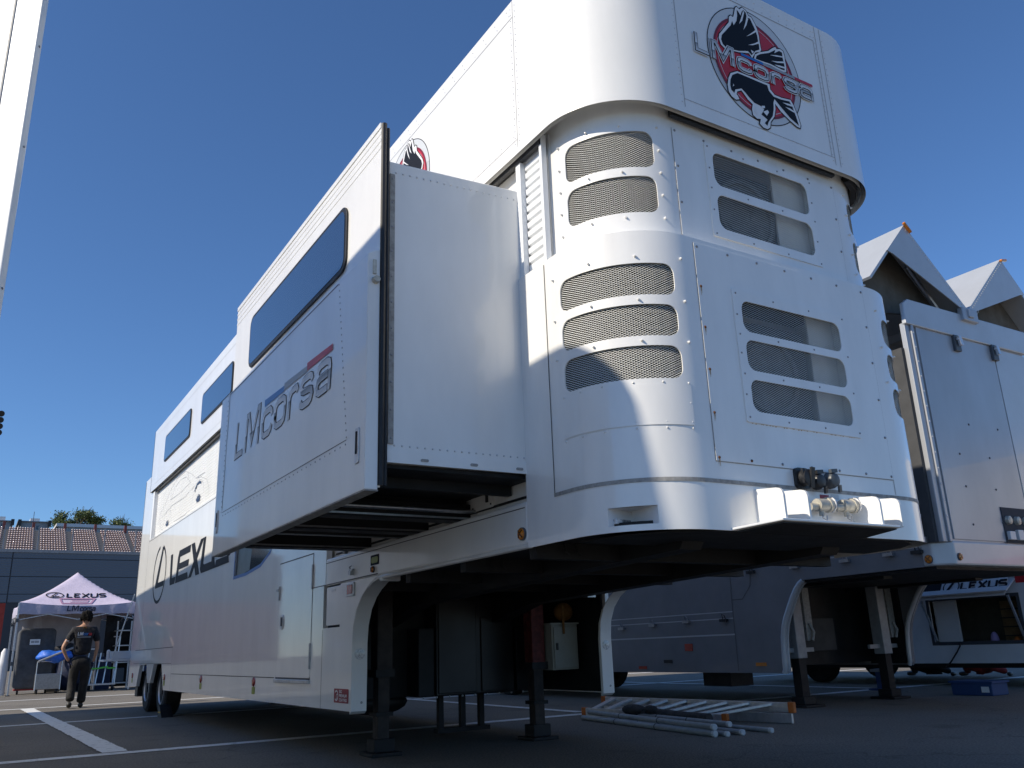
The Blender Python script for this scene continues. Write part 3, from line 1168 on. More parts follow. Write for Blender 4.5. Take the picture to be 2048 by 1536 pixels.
EAGLE_WHITE = [[(-0.223, 0.034), (-0.264, 0.03), (-0.293, 0.046), (-0.306, 0.092), (-0.296, 0.123), (-0.251, 0.181), (-0.196, 0.251), (-0.19, 0.294), (-0.172, 0.311), (-0.151, 0.306), (-0.141, 0.331), (-0.122, 0.389), (-0.106, 0.405), (-0.084, 0.394), (-0.056, 0.42), (-0.024, 0.409), (-0.007, 0.377), (0.019, 0.377), (0.044, 0.338), (0.06, 0.303), (0.067, 0.26), (0.067, 0.207), (0.069, 0.171), (0.072, 0.148), (0.059, 0.128), (0.013, 0.107), (-0.025, 0.05), (-0.049, 0.077), (-0.142, 0.049)], [(-0.008, 0.054), (0.005, 0.088), (0.049, 0.121), (0.139, 0.166), (0.185, 0.207), (0.214, 0.226), (0.223, 0.213), (0.259, 0.227), (0.285, 0.22), (0.292, 0.183), (0.29, 0.149), (0.294, 0.105), (0.285, 0.059), (0.246, 0.05), (0.134, 0.057), (0.036, 0.05)], [(-0.18, -0.104), (-0.24, -0.139), (-0.265, -0.183), (-0.279, -0.233), (-0.277, -0.282), (-0.257, -0.309), (-0.223, -0.321), (-0.193, -0.308), (-0.2, -0.289), (-0.212, -0.278), (-0.203, -0.256), (-0.164, -0.235), (-0.145, -0.254), (-0.117, -0.283), (-0.079, -0.304), (-0.091, -0.343), (-0.088, -0.383), (-0.058, -0.398), (-0.024, -0.39), (-0.037, -0.427), (-0.01, -0.446), (0.027, -0.446), (0.054, -0.424), (0.064, -0.383), (0.106, -0.331), (0.127, -0.269), (0.13, -0.229), (0.177, -0.272), (0.248, -0.311), (0.312, -0.337), (0.339, -0.338), (0.348, -0.314), (0.335, -0.255), (0.308, -0.181), (0.286, -0.148), (0.203, -0.161), (0.139, -0.162), (0.103, -0.133), (0.105, -0.096), (0.002, -0.098), (-0.092, -0.101), (-0.139, -0.102)]]
EAGLE_BLACK = [[(-0.217, 0.043), (-0.253, 0.042), (-0.277, 0.056), (-0.287, 0.087), (-0.276, 0.123), (-0.234, 0.172), (-0.184, 0.232), (-0.166, 0.271), (-0.157, 0.243), (-0.126, 0.288), (-0.112, 0.335), (-0.109, 0.381), (-0.091, 0.364), (-0.081, 0.347), (-0.063, 0.388), (-0.047, 0.403), (-0.027, 0.391), (-0.025, 0.358), (0.006, 0.359), (0.024, 0.321), (0.042, 0.283), (0.051, 0.25), (0.053, 0.206), (0.056, 0.174), (0.054, 0.143), (0.015, 0.119), (-0.027, 0.07), (-0.057, 0.09), (-0.141, 0.059)], [(0.007, 0.057), (0.018, 0.083), (0.057, 0.111), (0.141, 0.152), (0.209, 0.201), (0.194, 0.17), (0.245, 0.207), (0.272, 0.204), (0.269, 0.166), (0.274, 0.131), (0.276, 0.095), (0.271, 0.068), (0.239, 0.065), (0.141, 0.069), (0.057, 0.06)], [(-0.179, -0.117), (-0.228, -0.148), (-0.25, -0.189), (-0.258, -0.23), (-0.254, -0.262), (-0.231, -0.277), (-0.218, -0.248), (-0.162, -0.221), (-0.133, -0.239), (-0.101, -0.266), (-0.063, -0.289), (-0.021, -0.292), (0.006, -0.295), (0.018, -0.31), (-0.013, -0.355), (0.013, -0.365), (0.037, -0.376), (0.007, -0.409), (0.027, -0.422), (0.044, -0.389), (0.09, -0.332), (0.109, -0.275), (0.115, -0.227), (0.129, -0.195), (0.184, -0.239), (0.257, -0.293), (0.33, -0.324), (0.314, -0.262), (0.293, -0.198), (0.271, -0.165), (0.195, -0.177), (0.126, -0.18), (0.088, -0.15), (0.08, -0.113), (-0.001, -0.115), (-0.094, -0.115), (-0.141, -0.116)]]
EAGLE_SLITS = [[(-0.05, 0.398), (-0.044, 0.383), (-0.073, 0.31), (-0.105, 0.274), (-0.083, 0.322)], [(-0.023, 0.37), (-0.015, 0.346), (-0.038, 0.292), (-0.073, 0.241), (-0.046, 0.305)], [(0.039, 0.284), (0.051, 0.278), (-0.01, 0.229), (-0.055, 0.199), (-0.008, 0.24)], [(0.057, 0.206), (0.058, 0.19), (-0.004, 0.153), (-0.049, 0.138), (0.009, 0.17)], [(-0.03, 0.109), (-0.002, 0.105), (-0.02, 0.084)], [(0.266, 0.173), (0.273, 0.166), (0.205, 0.148), (0.147, 0.138), (0.207, 0.159)], [(0.273, 0.135), (0.275, 0.123), (0.206, 0.101), (0.149, 0.094), (0.208, 0.112)], [(0.274, 0.094), (0.273, 0.081), (0.216, 0.072), (0.177, 0.076), (0.223, 0.087)], [(-0.23, -0.212), (-0.225, -0.222), (-0.238, -0.235)], [(0.297, -0.184), (0.301, -0.197), (0.244, -0.202), (0.201, -0.197), (0.252, -0.188)], [(0.309, -0.228), (0.312, -0.24), (0.258, -0.233), (0.221, -0.222), (0.266, -0.219)], [(-0.002, -0.29), (0.027, -0.281), (0.027, -0.297), (-0.001, -0.308)], [(0.005, -0.33), (0.047, -0.304), (0.059, -0.315), (0.034, -0.35)], [(-0.058, -0.316), (-0.035, -0.316), (-0.054, -0.345), (-0.053, -0.372), (-0.07, -0.358)]]


HX, HZ = 1.243, 4.212
emb('eagle_emblem', lambda a, b, l: (HX + a, -0.005 - l, HZ + b), TR)
emb('eagle_emblem', lambda a, b, l: (-0.03 - l, 2.40 + a, HZ + 0.0 + b), TR)
# team name over the emblem
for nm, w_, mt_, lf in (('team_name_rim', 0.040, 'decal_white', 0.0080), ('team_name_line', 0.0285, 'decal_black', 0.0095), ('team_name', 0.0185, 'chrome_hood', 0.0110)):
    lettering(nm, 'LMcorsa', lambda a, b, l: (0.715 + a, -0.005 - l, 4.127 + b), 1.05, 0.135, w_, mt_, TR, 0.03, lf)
m = MB()
for (x0, x1, mt_) in ((1.115, 1.31, 'decal_blue'), (1.31, 1.60, 'decal_grey'), (1.60, 1.772, 'decal_red')):
    m = MB()
    m.sheet([(x0, -0.0130, 4.242), (x1, -0.0130, 4.242), (x1, -0.0130, 4.262), (x0, -0.0130, 4.262)])
    m.build('name_bar', mt_, TR, fixn=False)

# --- left side of the neck and the slide-out opening
m = MB()
m.prism([(0.0, y, z) for y, z in ((0.90, 1.325), (2.90, 1.335), (4.06, 1.335), (4.06, 1.56), (0.90, 1.56))], (0.05, 0, 0))
sill = m.build('neck_sill', 'paint', TR, bevel=0.012)
m = MB()
m.box(0.07, 0.10, 0.90, 4.06, 1.52, 3.66)
m.build('opening_back', 'paint', TR)
m = MB()
stroke(m, side0, [(0.92, 1.525), (4.06, 1.525)], 0.006, 0.0018)
m.build('sill_seam', 'seam', sill, fixn=False)
m = MB()
m.tube([(0.066, 0.95, 1.60), (0.066, 2.2, 1.60), (0.066, 4.0, 1.60)], 0.008, 6)
m.build('sill_gasket', 'rubber', sill)
m = MB()
m.tube([(0.02, 0.9 + 0.1 * k, 1.322) for k in range(24)], 0.018, 8)
m.build('lower_lip', 'paint', sill, smooth=True)
# right flank of the neck and body (faces away from the photograph)
m = MB()
m.box(W - 0.04, W, 0.90, 4.06, 1.325, 2.86)
m.box(W - 0.04, W, 3.44, 14.0, 0.38, 1.32)
m.box(W - 0.04, W, 4.06, 14.0, 1.32, 2.86)
m.box(W - 0.10, W - 0.06, 0.9, 13.3, 2.86, 3.74)
m.build('far_flank', 'paint', TR)

# slatted shutter bands between body and hood
sh = MB()
sh.box(0.075, 0.095, 0.62, 0.90, 2.84, 3.72)
sh = sh.build('shutter_front', 'slat_white', TR)
m = MB()
m.box(0.05, 0.066, 0.641, 0.648, 2.87, 3.66)
m.build('shutter_gasket', 'rubber', sh)
m = MB()
m.box(0.015, 0.05, 0.615, 0.64, 2.84, 3.70)
m.box(0.015, 0.05, 0.85, 0.90, 2.84, 3.70)
m.build('shutter_guide', 'slat_white', sh)
sl = MB()
sl.prism([(0.068, 0.645, 0.0), (0.050, 0.645, 0.006), (0.046, 0.645, 0.038), (0.068, 0.645, 0.046)], (0, 0.20, 0))
base = None
for k in range(15):
    if base is None:
        base = sl.build('slat', 'slat_white', sh)
        o = base
    else:
        o = base.copy()
        COL.objects.link(o)
    o.location.z = 2.85 + 0.056 * k
m = MB()
m.box(0.10, 0.12, 4.06, 13.05, 2.75, 3.72)
sr = m.build('shutter_rear', 'slat_white', TR)
sl = MB()
sl.prism([(0.098, 4.2, 0.0), (0.062, 4.2, 0.005), (0.056, 4.2, 0.036), (0.098, 4.2, 0.0425)], (0, 8.79, 0))
base = None
for k in range(21):
    if base is None:
        base = sl.build('slat', 'slat_white', sr)
        o = base
    else:
        o = base.copy()
        COL.objects.link(o)
    o.location.z = 2.80 + 0.0435 * k
m = MB()
m.box(0.0, 0.09, 12.99, 13.10, 2.80, 3.70)
m.build('shutter_guide', 'slat_white', sr)
# line-art car printed across the slats
mur = lambda a, b, l: (0.0545 - l, a, b)
m = MB()
CAR = [[(12.75, 3.02), (12.6, 3.2), (12.2, 3.3), (11.85, 3.46), (11.35, 3.57), (10.7, 3.575), (10.2, 3.44), (9.9, 3.32), (9.55, 3.28), (9.15, 3.17), (8.98, 3.02), (8.96, 2.90)],
       [(11.75, 3.30), (11.45, 3.46), (11.0, 3.50), (10.6, 3.47), (10.25, 3.32), (11.0, 3.29), (11.75, 3.30)],
       [(12.4, 3.10), (11.6, 3.18), (10.6, 3.16), (9.95, 3.22)], [(11.3, 2.88), (10.5, 2.87), (10.2, 2.90)],
       [(10.55, 3.55), (10.3, 3.30)], [(9.9, 3.32), (9.3, 3.30)], [(12.6, 3.12), (12.45, 2.92), (12.2, 2.86)]]
for i, pl in enumerate(CAR):
    stroke(m, mur, pl, 0.007, 0.001 + 0.0002 * i)
stroke(m, mur, ellipse(11.9, 2.95, 0.31, 0.21, 28, 0, 180), 0.007, 0.002)
stroke(m, mur, ellipse(9.65, 3.0, 0.36, 0.25, 28, 0, 180), 0.007, 0.002)
m.build('car_mural', 'decal_line', sr, fixn=False)
m = MB()
stroke(m, mur, ellipse(9.65, 3.0, 0.30, 0.21, 14, 35, 120), 0.035, 0.0025)
for k in range(5):
    t = math.radians(40 + 25 * k)
    stroke(m, mur, [(9.62 + 0.05 * math.cos(t), 2.90 + 0.04 * math.sin(t)), (9.62 + 0.17 * math.cos(t), 2.90 + 0.14 * math.sin(t))], 0.035, 0.0026 + 0.0001 * k)
    stroke(m, mur, [(11.88 + 0.05 * math.cos(t), 2.86 + 0.04 * math.sin(t)), (11.88 + 0.15 * math.cos(t), 2.86 + 0.12 * math.sin(t))], 0.032, 0.0026 + 0.0001 * k)
m.build('mural_wheels', 'decal_navy', sr, fixn=False)

# --- rear body side with arch and wheel openings
outer = [(3.44, 0.38), (10.80, 0.38), (11.06, 0.74), (11.67, 0.74), (11.90, 0.46), (12.17, 0.46), (12.32, 0.74), (12.95, 0.72), (13.14, 0.39), (13.98, 0.37),
         (14.02, 3.99), (13.45, 3.99), (13.10, 3.62), (13.10, 2.79), (4.06, 2.79), (4.06, 1.335), (2.93, 1.335), (3.02, 1.315), (3.14, 1.27), (3.26, 1.205), (3.36, 1.115), (3.42, 1.00), (3.44, 0.86)]
win = [(7.13, 1.66), (6.6, 1.66), (6.05, 1.70), (5.72, 1.80), (5.52, 1.98), (5.45, 2.2), (5.45, 2.45), (7.10, 2.45)]
hatch_hole = [(4.10, 1.00), (3.71, 1.00), (3.71, 1.352), (4.10, 1.352)]
body = surface(flat_x(0), outer, [win, hatch_hole], (), 0, 1, 0.05).build('body_side', 'paint', TR)
m = MB()
m.box(0.02, 0.03, 5.4, 7.2, 1.6, 2.5)
m.build('side_window', 'glass_dark', body)
m = MB()
stroke(m, side0, win, 0.035, 0.002, True)
m.build('window_border', 'blue_trim', body, fixn=False)
m = MB()
m.sheet([(0.0195, 6.55, 1.70), (0.0195, 7.10, 1.66), (0.0195, 7.10, 2.4), (0.0195, 6.35, 2.4)])
m.build('window_curtain', 'window_shade', body, fixn=False)
# hatch pocket and hatch door
m = MB()
m.box(0.045, 0.06, 3.69, 4.12, 0.98, 1.37)
m.build('hatch_back', 'dark_gap', body)
m = MB()
m.box(0.004, 0.03, 3.705, 4.035, 1.018, 1.325)
hd = m.build('hatch_door', 'paint', TR, bevel=0.004)
m = MB()
m.box(0.0005, 0.006, 3.665, 3.70, 1.11, 1.235)
m.build('latch', 'trim', hd)
m = MB()
m.box(0.001, 0.005, 3.83, 3.92, 1.285, 1.30)
m.build('hatch_plate', 'decal_light', hd)
# curved front return of the skirt (both sides)
arch = [(2.90, 1.338), (3.02, 1.315), (3.14, 1.27), (3.26, 1.205), (3.36, 1.115), (3.42, 1.00), (3.44, 0.86), (3.44, 0.38)]
for (xa, xb) in ((0.004, 0.125), (W - 0.125, W - 0.004)):
    m = MB()
    vs_ = []
    for y, z in arch:
        vs_ += [(xa, y - 0.004, z), (xb, y - 0.004, z), (xb, y + 0.03, z - 0.02), (xa, y + 0.03, z - 0.02)]
    fs = []
    for i in range(len(arch) - 1):
        for k in range(4):
            fs.append((4 * i + k, 4 * i + (k + 1) % 4, 4 * i + 4 + (k + 1) % 4, 4 * i + 4 + k))
    fs += [(0, 1, 2, 3), tuple(4 * (len(arch) - 1) + k for k in (3, 2, 1, 0))]
    m.add(vs_, fs)
    fl = m.build('fender_return', 'paint', TR, smooth=True)
    cx_ = (xa + xb) / 2
    m = MB()
    m.lathe((cx_, 3.437, 0.79), (0, -1, 0), [(0, 0.042), (0.004, 0.040), (0.006, 0.012), (0.012, 0.010)], 16)
    m.build('fender_cap', 'clear_lens', fl)
    m = MB()
    m.lathe((cx_ + 0.02, 3.437, 0.44), (0, -1, 0), [(0, 0.01), (0.006, 0.008)], 8)
    m.build('bolt', 'screw', fl)
    m = MB()
    m.box(xa - 0.0, xb + 0.03, 2.885, 2.935, 1.29, 1.338)
    m.build('fender_block', 'paint', fl, bevel=0.01)
# body seams
m = MB()
for pl, w_ in (([(4.10, 0.38), (4.10, 0.99)], 0.006), ([(4.45, 1.348), (2.95, 1.348)], 0.008), ([(5.40, 0.602), (10.29, 0.605)], 0.008), ([(10.31, 0.39), (10.29, 0.98)], 0.006),
               ([(10.29, 0.965), (13.54, 0.965)], 0.010), ([(10.34, 0.745), (13.6, 0.75)], 0.006), ([(13.12, 0.97), (13.12, 2.79)], 0.008), ([(4.45, 1.95), (5.3, 1.95)], 0.004), ([(4.3, 2.77), (13.1, 2.77)], 0.008)):
    stroke(m, side0, pl, w_, 0.0015)
m.build('body_seam', 'seam', body, fixn=False)
# side door
m = MB()
m.prism([(-0.004, y, z) for y, z in rrect(4.385, 5.345, 0.612, 1.638, 0.012, 3)], (0.003, 0, 0))
dr = m.build('side_door', 'paint', TR)
m = MB()
for pl, w_ in (([(5.355, 1.645), (4.375, 1.645)], 0.010), ([(4.378, 1.645), (4.39, 0.60)], 0.008), ([(5.36, 0.60), (4.38, 0.60)], 0.014), ([(5.352, 0.60), (5.352, 1.645)], 0.003)):
    stroke(m, side0, pl, w_, 0.0018)
m.build('door_gap', 'seam', dr, fixn=False)
m = MB()
m.box(-0.014, 0, 4.372, 4.39, 1.34, 1.55)
m.build('hinge', 'steel', dr)
m = MB()
m.box(-0.014, 0, 4.38, 4.398, 0.68, 0.89)
m.build('hinge', 'steel', dr)
m = MB()
m.prism([(-0.004, y, z) for y, z in rrect(5.15, 5.27, 1.03, 1.165, 0.05)], (-0.008, 0, 0))
dh = m.build('door_handle', 'alu', dr, bevel=0.003)
m = MB()
m.box(-0.018, -0.010, 5.185, 5.225, 1.06, 1.14)
m.build('handle_grip', 'plastic_grey', dh)
m = MB()
m.box(-0.018, 0, 5.305, 5.33, 1.30, 1.43)
m.box(-0.03, 0, 5.30, 5.36, 1.385, 1.405)
m.build('door_latch', 'steel', dr)
m = MB()
m.box(-0.020, 0.0, 4.385, 5.37, 0.562, 0.592)
m.build('door_step', 'alu', dr, bevel=0.003)
# stickers, lamps and plates along the side
m = MB()
m.prism([(-0.001, y, z) for y, z in rrect(3.485, 3.79, 0.435, 0.538, 0.006, 2)], (-0.002, 0, 0))
stk = m.build('coating_sticker', 'sticker_red', TR)
stk['label'] = 'dark red sticker reading premium coating'
for i, (wd, z) in enumerate((('EXC', 0.508), ('PREMIUM', 0.478), ('COATING', 0.447))):
    wdt = 0.06 if i == 0 else 0.165
    lettering('sticker_text', wd, lambda a, b, l, z=z: (-0.0035 - l, 3.675 - a, z + b), wdt, 0.020, 0.005, 'decal_white', stk, 0, 0.0005)
m = MB()
stroke(m, lambda a, b, l: (-0.0035 - l, a, b), ellipse(3.735, 0.487, 0.035, 0.035, 16, 40, 320), 0.010, 0.0006)
stroke(m, lambda a, b, l: (-0.0035 - l, a, b), ellipse(3.715, 0.48, 0.02, 0.018, 10, -90, 120), 0.006, 0.0008)
m.build('sticker_mark', 'decal_white', stk, fixn=False)


def round_lamp(c, n_, r, parent, name='side_lamp'):
    a = MB()
    a.lathe(c, n_, [(0, r * 1.12), (0.012, r * 1.1), (0.012, r)], 20)
    q = a.build(name, 'plastic_grey', parent)
    a = MB()
    a.lathe(Vector(c) + Vector(n_) * 0.008, n_, [(0, r), (0.010, r * 0.95), (0.015, r * 0.5)], 20)
    a.build('lamp_lens', 'amber', q, smooth=True)
    a = MB()
    x_, y_ = frame(Vector(n_))
    for s_ in (1, -1):
        for t_ in (1, -1):
            dv = (x_ * s_ * 0.7 + y_ * t_ * 0.7)
            a.bar(Vector(c) + Vector(n_) * 0.0235 + dv * r * 0.12, Vector(c) + Vector(n_) * 0.020 + dv * r * 0.9, 0.006, 0.003, up=n_)
    a.build('lens_rib', 'decal_black', q)
    return q


round_lamp((0, 0.95, 1.385), (-1, 0, 0), 0.032, TR)
round_lamp((0, 3.03, 1.385), (-1, 0, 0), 0.022, TR)
m = MB()
m.prism([(-0.001, y, z) for y, z in rrect(2.93, 3.085, 1.415, 1.49, 0.006, 2)], (-0.002, 0, 0))
bd = m.build('level_badge', 'decal_black', TR)
m = MB()
m.prism([(-0.003, y, z) for y, z in rrect(2.945, 3.07, 1.43, 1.475, 0.02, 3)], (-0.002, 0, 0))
m.build('badge_window', 'sticker_green', bd)
m = MB()
m.prism([(0, y, z) for y, z in rrect(3.40, 3.555, 1.22, 1.325, 0.012, 3)], (-0.012, 0, 0))
rl = m.build('reflector_frame', 'alu', TR, bevel=0.003)
m = MB()
m.box(-0.017, -0.011, 3.425, 3.53, 1.238, 1.307)
m.build('reflector', 'red_lens', rl)
m = MB()
m.box(-0.03, 0.0, 3.43, 3.47, 1.38, 1.41)
m.box(-0.022, 0.0, 3.42, 3.48, 1.41, 1.425)
m.tube([(-0.016, 3.45, 1.42), (-0.03, 3.45, 1.44), (-0.012, 3.45, 1.45)], 0.005, 6)
m.build('tie_hook', 'steel', TR)
for y in (13.6, 10.75, 8.42, 6.08):
    m = MB()
    m.lathe((0, y, 0.555), (-1, 0, 0), [(0, 0.045), (0.012, 0.04), (0.016, 0.02)], 14)
    mk = m.build('side_marker', 'red_lens', TR)
    m = MB()
    m.prism([(-0.001, yy, z) for yy, z in rrect(y - 0.05, y + 0.05, 0.44, 0.51, 0.008, 2)], (-0.003, 0, 0))
    m.build('marker_plate', 'sticker_green', mk)

# maker wordmark and round logo on the body side
T0, B0 = 11.0, 1.862


def mark(name, polys, parent=None, fn2=None, mt_='decal_black'):
    a = MB()
    for i_, q in enumerate(polys):
        poly(a, fn2, q, 0.002 + 0.0002 * i_)
    return a.build(name, mt_, parent, fixn=False)


LEXUS = [
    [(0, .46), (.17, .46), (.21, .10), (.50, .10), (.45, 0), (.09, 0), (.055, .05)],
    [(.58, .36), (.66, .46), (1.47, .46), (1.45, .36)], [(.58, .36), (.75, .36), (.66, 0), (.50, 0)],
    [(.735, .27), (1.40, .27), (1.38, .18), (.715, .18)], [(.68, .095), (1.34, .095), (1.42, 0), (.66, 0)],
    [(1.50, .46), (1.72, .46), (2.14, 0), (1.90, 0)], [(2.10, .46), (2.30, .46), (1.62, 0), (1.42, 0)],
    [(2.26, .40), (2.31, .46), (2.42, .46), (2.34, .12), (2.40, .10), (2.98, .10), (3.06, 0), (2.24, 0), (2.16, .06)], [(2.86, .46), (3.03, .46), (2.98, .10), (2.82, .10)],
    [(3.14, .36), (3.22, .46), (3.86, .46), (3.84, .37)], [(3.14, .36), (3.28, .36), (3.26, .27), (3.14, .27)], [(3.16, .27), (3.80, .27), (3.74, .19), (3.18, .19)], [(3.64, .19), (3.80, .27), (3.78, .08), (3.62, .08)], [(3.08, .09), (3.70, .09), (3.76, 0), (3.04, 0)],
]
mark('wordmark', LEXUS, TR, lambda a, b, l: (-l, T0 - a * 0.965, B0 + b))
m = MB()
stroke(m, side0, ellipse(11.86, 2.115, 0.52, 0.44, 40, -250, 78), 0.05, 0.002)
lg = m.build('round_logo', 'decal_black', TR, fixn=False)
m = MB()
poly(m, side0, [(11.74, 2.53), (11.62, 2.53), (11.92, 1.98), (11.42, 1.98), (11.46, 1.90), (12.13, 1.90), (12.16, 1.95)], 0.003)
m.build('logo_letter', 'decal_black', lg, fixn=False)

# --- slide-out
m = MB()
m.hexa([(-0.86, 0.895, 1.705), (0.2, 0.895, 1.715), (0.2, 3.72, 1.715), (-0.86, 3.72, 1.705), (-0.86, 0.895, 3.42), (0.2, 0.895, 3.47), (0.2, 3.72, 3.47), (-0.86, 3.72, 3.42)])
so = m.build('slide_box', 'paint', TR, bevel=0.006)
m = MB()
m.box(-0.872, -0.858, 0.860, 3.90, 1.60, 3.63)
m.tube([(-0.872, 0.866, 1.58), (-0.872, 0.866, 3.63)], 0.017, 8)
m.tube([(-0.846, 0.870, 1.58), (-0.846, 0.870, 3.61)], 0.010, 8)
m.build('slide_seal', 'rubber', so, smooth=True)
m = MB()
m.box(-0.826, -0.796, 0.885, 0.896, 1.80, 3.34)
st_ = m.build('corner_strip', 'trim', so)
m = MB()
for k in range(11):
    m.stud((-0.811, 0.885, 1.83 + 0.148 * k), (0, -1, 0), 0.006, 0.004)
m.build('strip_screws', 'screw', st_)
m = MB()
for k in range(20):
    x = -0.83 + 0.82 * k / 19
    m.stud((x, 0.895, 3.355 + 0.047 * (x + 0.86)), (0, -1, 0), 0.006, 0.005)
    m.stud((x, 0.895, 1.795), (0, -1, 0), 0.006, 0.005)
stuff(m.build('rivets', 'rivet', so, smooth=True))
m = MB()
m.box(-0.855, 0.0, 0.889, 0.896, 1.705, 1.765)
ss = m.build('bottom_strip', 'paint', so)
for x in (-0.62, -0.33, -0.045):
    m = MB()
    m.prism([(a, 0.889, b) for a, b in rrect(x - 0.022, x + 0.022, 1.722, 1.736, 0.006, 3)], (0, -0.004, 0))
    m.build('drain_slot', 'trim', ss)
# outer plate with the window
m = MB()
m.prism([(-0.89, y, z) for y, z in ((0.868, 1.57), (3.93, 1.57), (3.93, 3.635), (0.868, 3.635))], (0.018, 0, 0))
op = m.build('slide_plate', 'paint', TR, bevel=0.004)
for z0 in (3.47, 3.515, 3.56):
    m = MB()
    m.box(-0.8922, -0.888, 0.87, 3.93, z0, z0 + 0.02)
    m.build('rain_rail', 'paint', op, bevel=0.002)
m = MB()
m.box(-0.895, -0.888, 0.87, 3.93, 3.60, 3.637)
m.build('top_rail', 'paint', op, bevel=0.004)
m = MB()
m.prism([(-0.889, y, z) for y, z in rrect(1.345, 3.44, 2.935, 3.365, 0.085, 8)], (-0.014, 0, 0))
fr = m.build('window_frame', 'rubber', TR, bevel=0.004)
m = MB()
m.prism([(-0.90, y, z) for y, z in rrect(1.372, 3.413, 2.962, 3.338, 0.065, 8)], (-0.006, 0, 0))
m.build('window_pane', 'glass', fr)
# thicker lower panel
m = MB()
m.prism([(x, 0.862, z) for x, z in ((-0.957, 1.556), (-0.888, 1.556), (-0.888, 2.845), (-0.905, 2.845), (-0.957, 2.815))], (0, 3.12, 0))
lpn = m.build('slide_lower_panel', 'paint', TR, bevel=0.005)
m = MB()
for pl, w_ in (([(1.30, 2.835 - 0.03), (3.72, 2.80)], 0.007), ([(3.72, 2.80), (3.745, 1.88)], 0.010), ([(1.12, 1.857), (3.74, 1.862)], 0.004)):
    stroke(m, sides, pl, w_, 0.0015)
m.build('panel_seam', 'seam', lpn, fixn=False)
m = MB()
for k in range(34):
    m.stud((-0.957, 1.13 + 2.58 * k / 33, 1.835), (-1, 0, 0), 0.006, 0.003)
    if k < 24:
        m.stud((-0.957, 1.12 + 0.17 * k / 23, 1.87 + 0.93 * k / 23), (-1, 0, 0), 0.006, 0.003)
        m.stud((-0.957, 3.77, 1.87 + 0.93 * k / 23), (-1, 0, 0), 0.006, 0.003)
stuff(m.build('panel_screws', 'screw', lpn, smooth=True))
for (y0, y1, z0, z1) in ((0.935, 0.99, 1.70, 1.885), (3.86, 3.90, 1.72, 1.90)):
    m = MB()
    m.prism([(-0.956, y, z) for y, z in rrect(y0, y1, z0, z1, 0.012, 3)], (-0.008, 0, 0))
    hh = m.build('lock_handle', 'alu', lpn, bevel=0.003)
    m = MB()
    m.box(-0.968, -0.963, (y0 + y1) / 2 - 0.007, (y0 + y1) / 2 + 0.007, z0 + 0.05, z1 - 0.02)
    m.build('lock_slot', 'decal_black', hh)
m = MB()
m.box(-0.93, -0.912, 0.852, 0.864, 2.70, 2.78)
m.lathe((-0.915, 0.864, 2.665), (0, -1, 0), [(0, 0.022), (0.03, 0.018)], 10)
m.build('stay_catch', 'coupling', lpn)
m = MB()
m.box(-0.955, -0.885, 0.864, 3.98, 1.550, 1.558)
m.build('bottom_edge', 'trim', lpn)
# team name on the lower panel
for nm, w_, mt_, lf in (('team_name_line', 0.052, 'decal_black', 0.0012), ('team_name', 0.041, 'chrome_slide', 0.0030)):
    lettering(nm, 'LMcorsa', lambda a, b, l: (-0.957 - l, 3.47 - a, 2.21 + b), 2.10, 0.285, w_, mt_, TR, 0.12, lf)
for (y0, y1, mt_) in ((2.69, 2.25, 'decal_blue'), (2.25, 1.80, 'decal_grey'), (1.80, 1.36, 'decal_red')):
    m = MB()
    m.sheet([(-0.9605, y0, 2.435), (-0.9605, y1, 2.43), (-0.9605, y1 - 0.0, 2.468), (-0.9605, y0, 2.485)])
    m.build('name_bar', mt_, TR, fixn=False)
# floor, beams and drive under the slide-out
m = MB()
m.box(-0.85, 0.06, 0.93, 3.70, 1.685, 1.7035)
for k in range(5):
    m.box(-0.86, 0.06, 1.15 + 0.55 * k, 1.19 + 0.55 * k, 1.63, 1.685)
uf = m.build('slide_floor', 'black_metal', TR)
for y in (1.66, 2.25, 3.25):
    m = MB()
    m.box(-0.86, 0.075, y, y + 0.14, 1.555, 1.66)
    bm_ = m.build('support_beam', 'black_metal', uf, bevel=0.006)
    m = MB()
    m.box(-0.86, 0.07, y - 0.008, y, 1.565, 1.575)
    m.build('beam_edge', 'steel', bm_)
m = MB()
m.tube([(-0.86, 1.58, 1.60), (0.07, 1.58, 1.60)], 0.014, 10)
m.build('drive_shaft', 'steel', uf, smooth=True)
m = MB()
m.box(-0.86, 0.06, 2.55, 2.62, 1.56, 1.63)
ch = m.build('energy_chain', 'plastic_black', uf)
for k in range(16):
    m = MB()
    x = -0.83 + 0.052 * k
    m.box(x, x + 0.026, 2.541, 2.551, 1.585, 1.607)
    m.build('chain_link', 'plastic_grey', ch)
m = MB()
m.box(0.055, 0.07, 1.36, 1.62, 1.60, 1.75)
bp_ = m.build('bearing_plate', 'paint', uf)
m = MB()
for y, z in ((1.38, 1.62), (1.38, 1.73), (1.60, 1.62), (1.60, 1.73)):
    m.stud((0.055, y, z), (-1, 0, 0), 0.007, 0.006)
m.box(0.045, 0.056, 1.41, 1.43, 1.635, 1.72)
m.build('plate_bolts', 'plastic_black', bp_)
m = MB()
m.box(0.04, 0.07, 3.75, 3.79, 1.58, 1.70)
m.build('opening_stop', 'trim', TR)

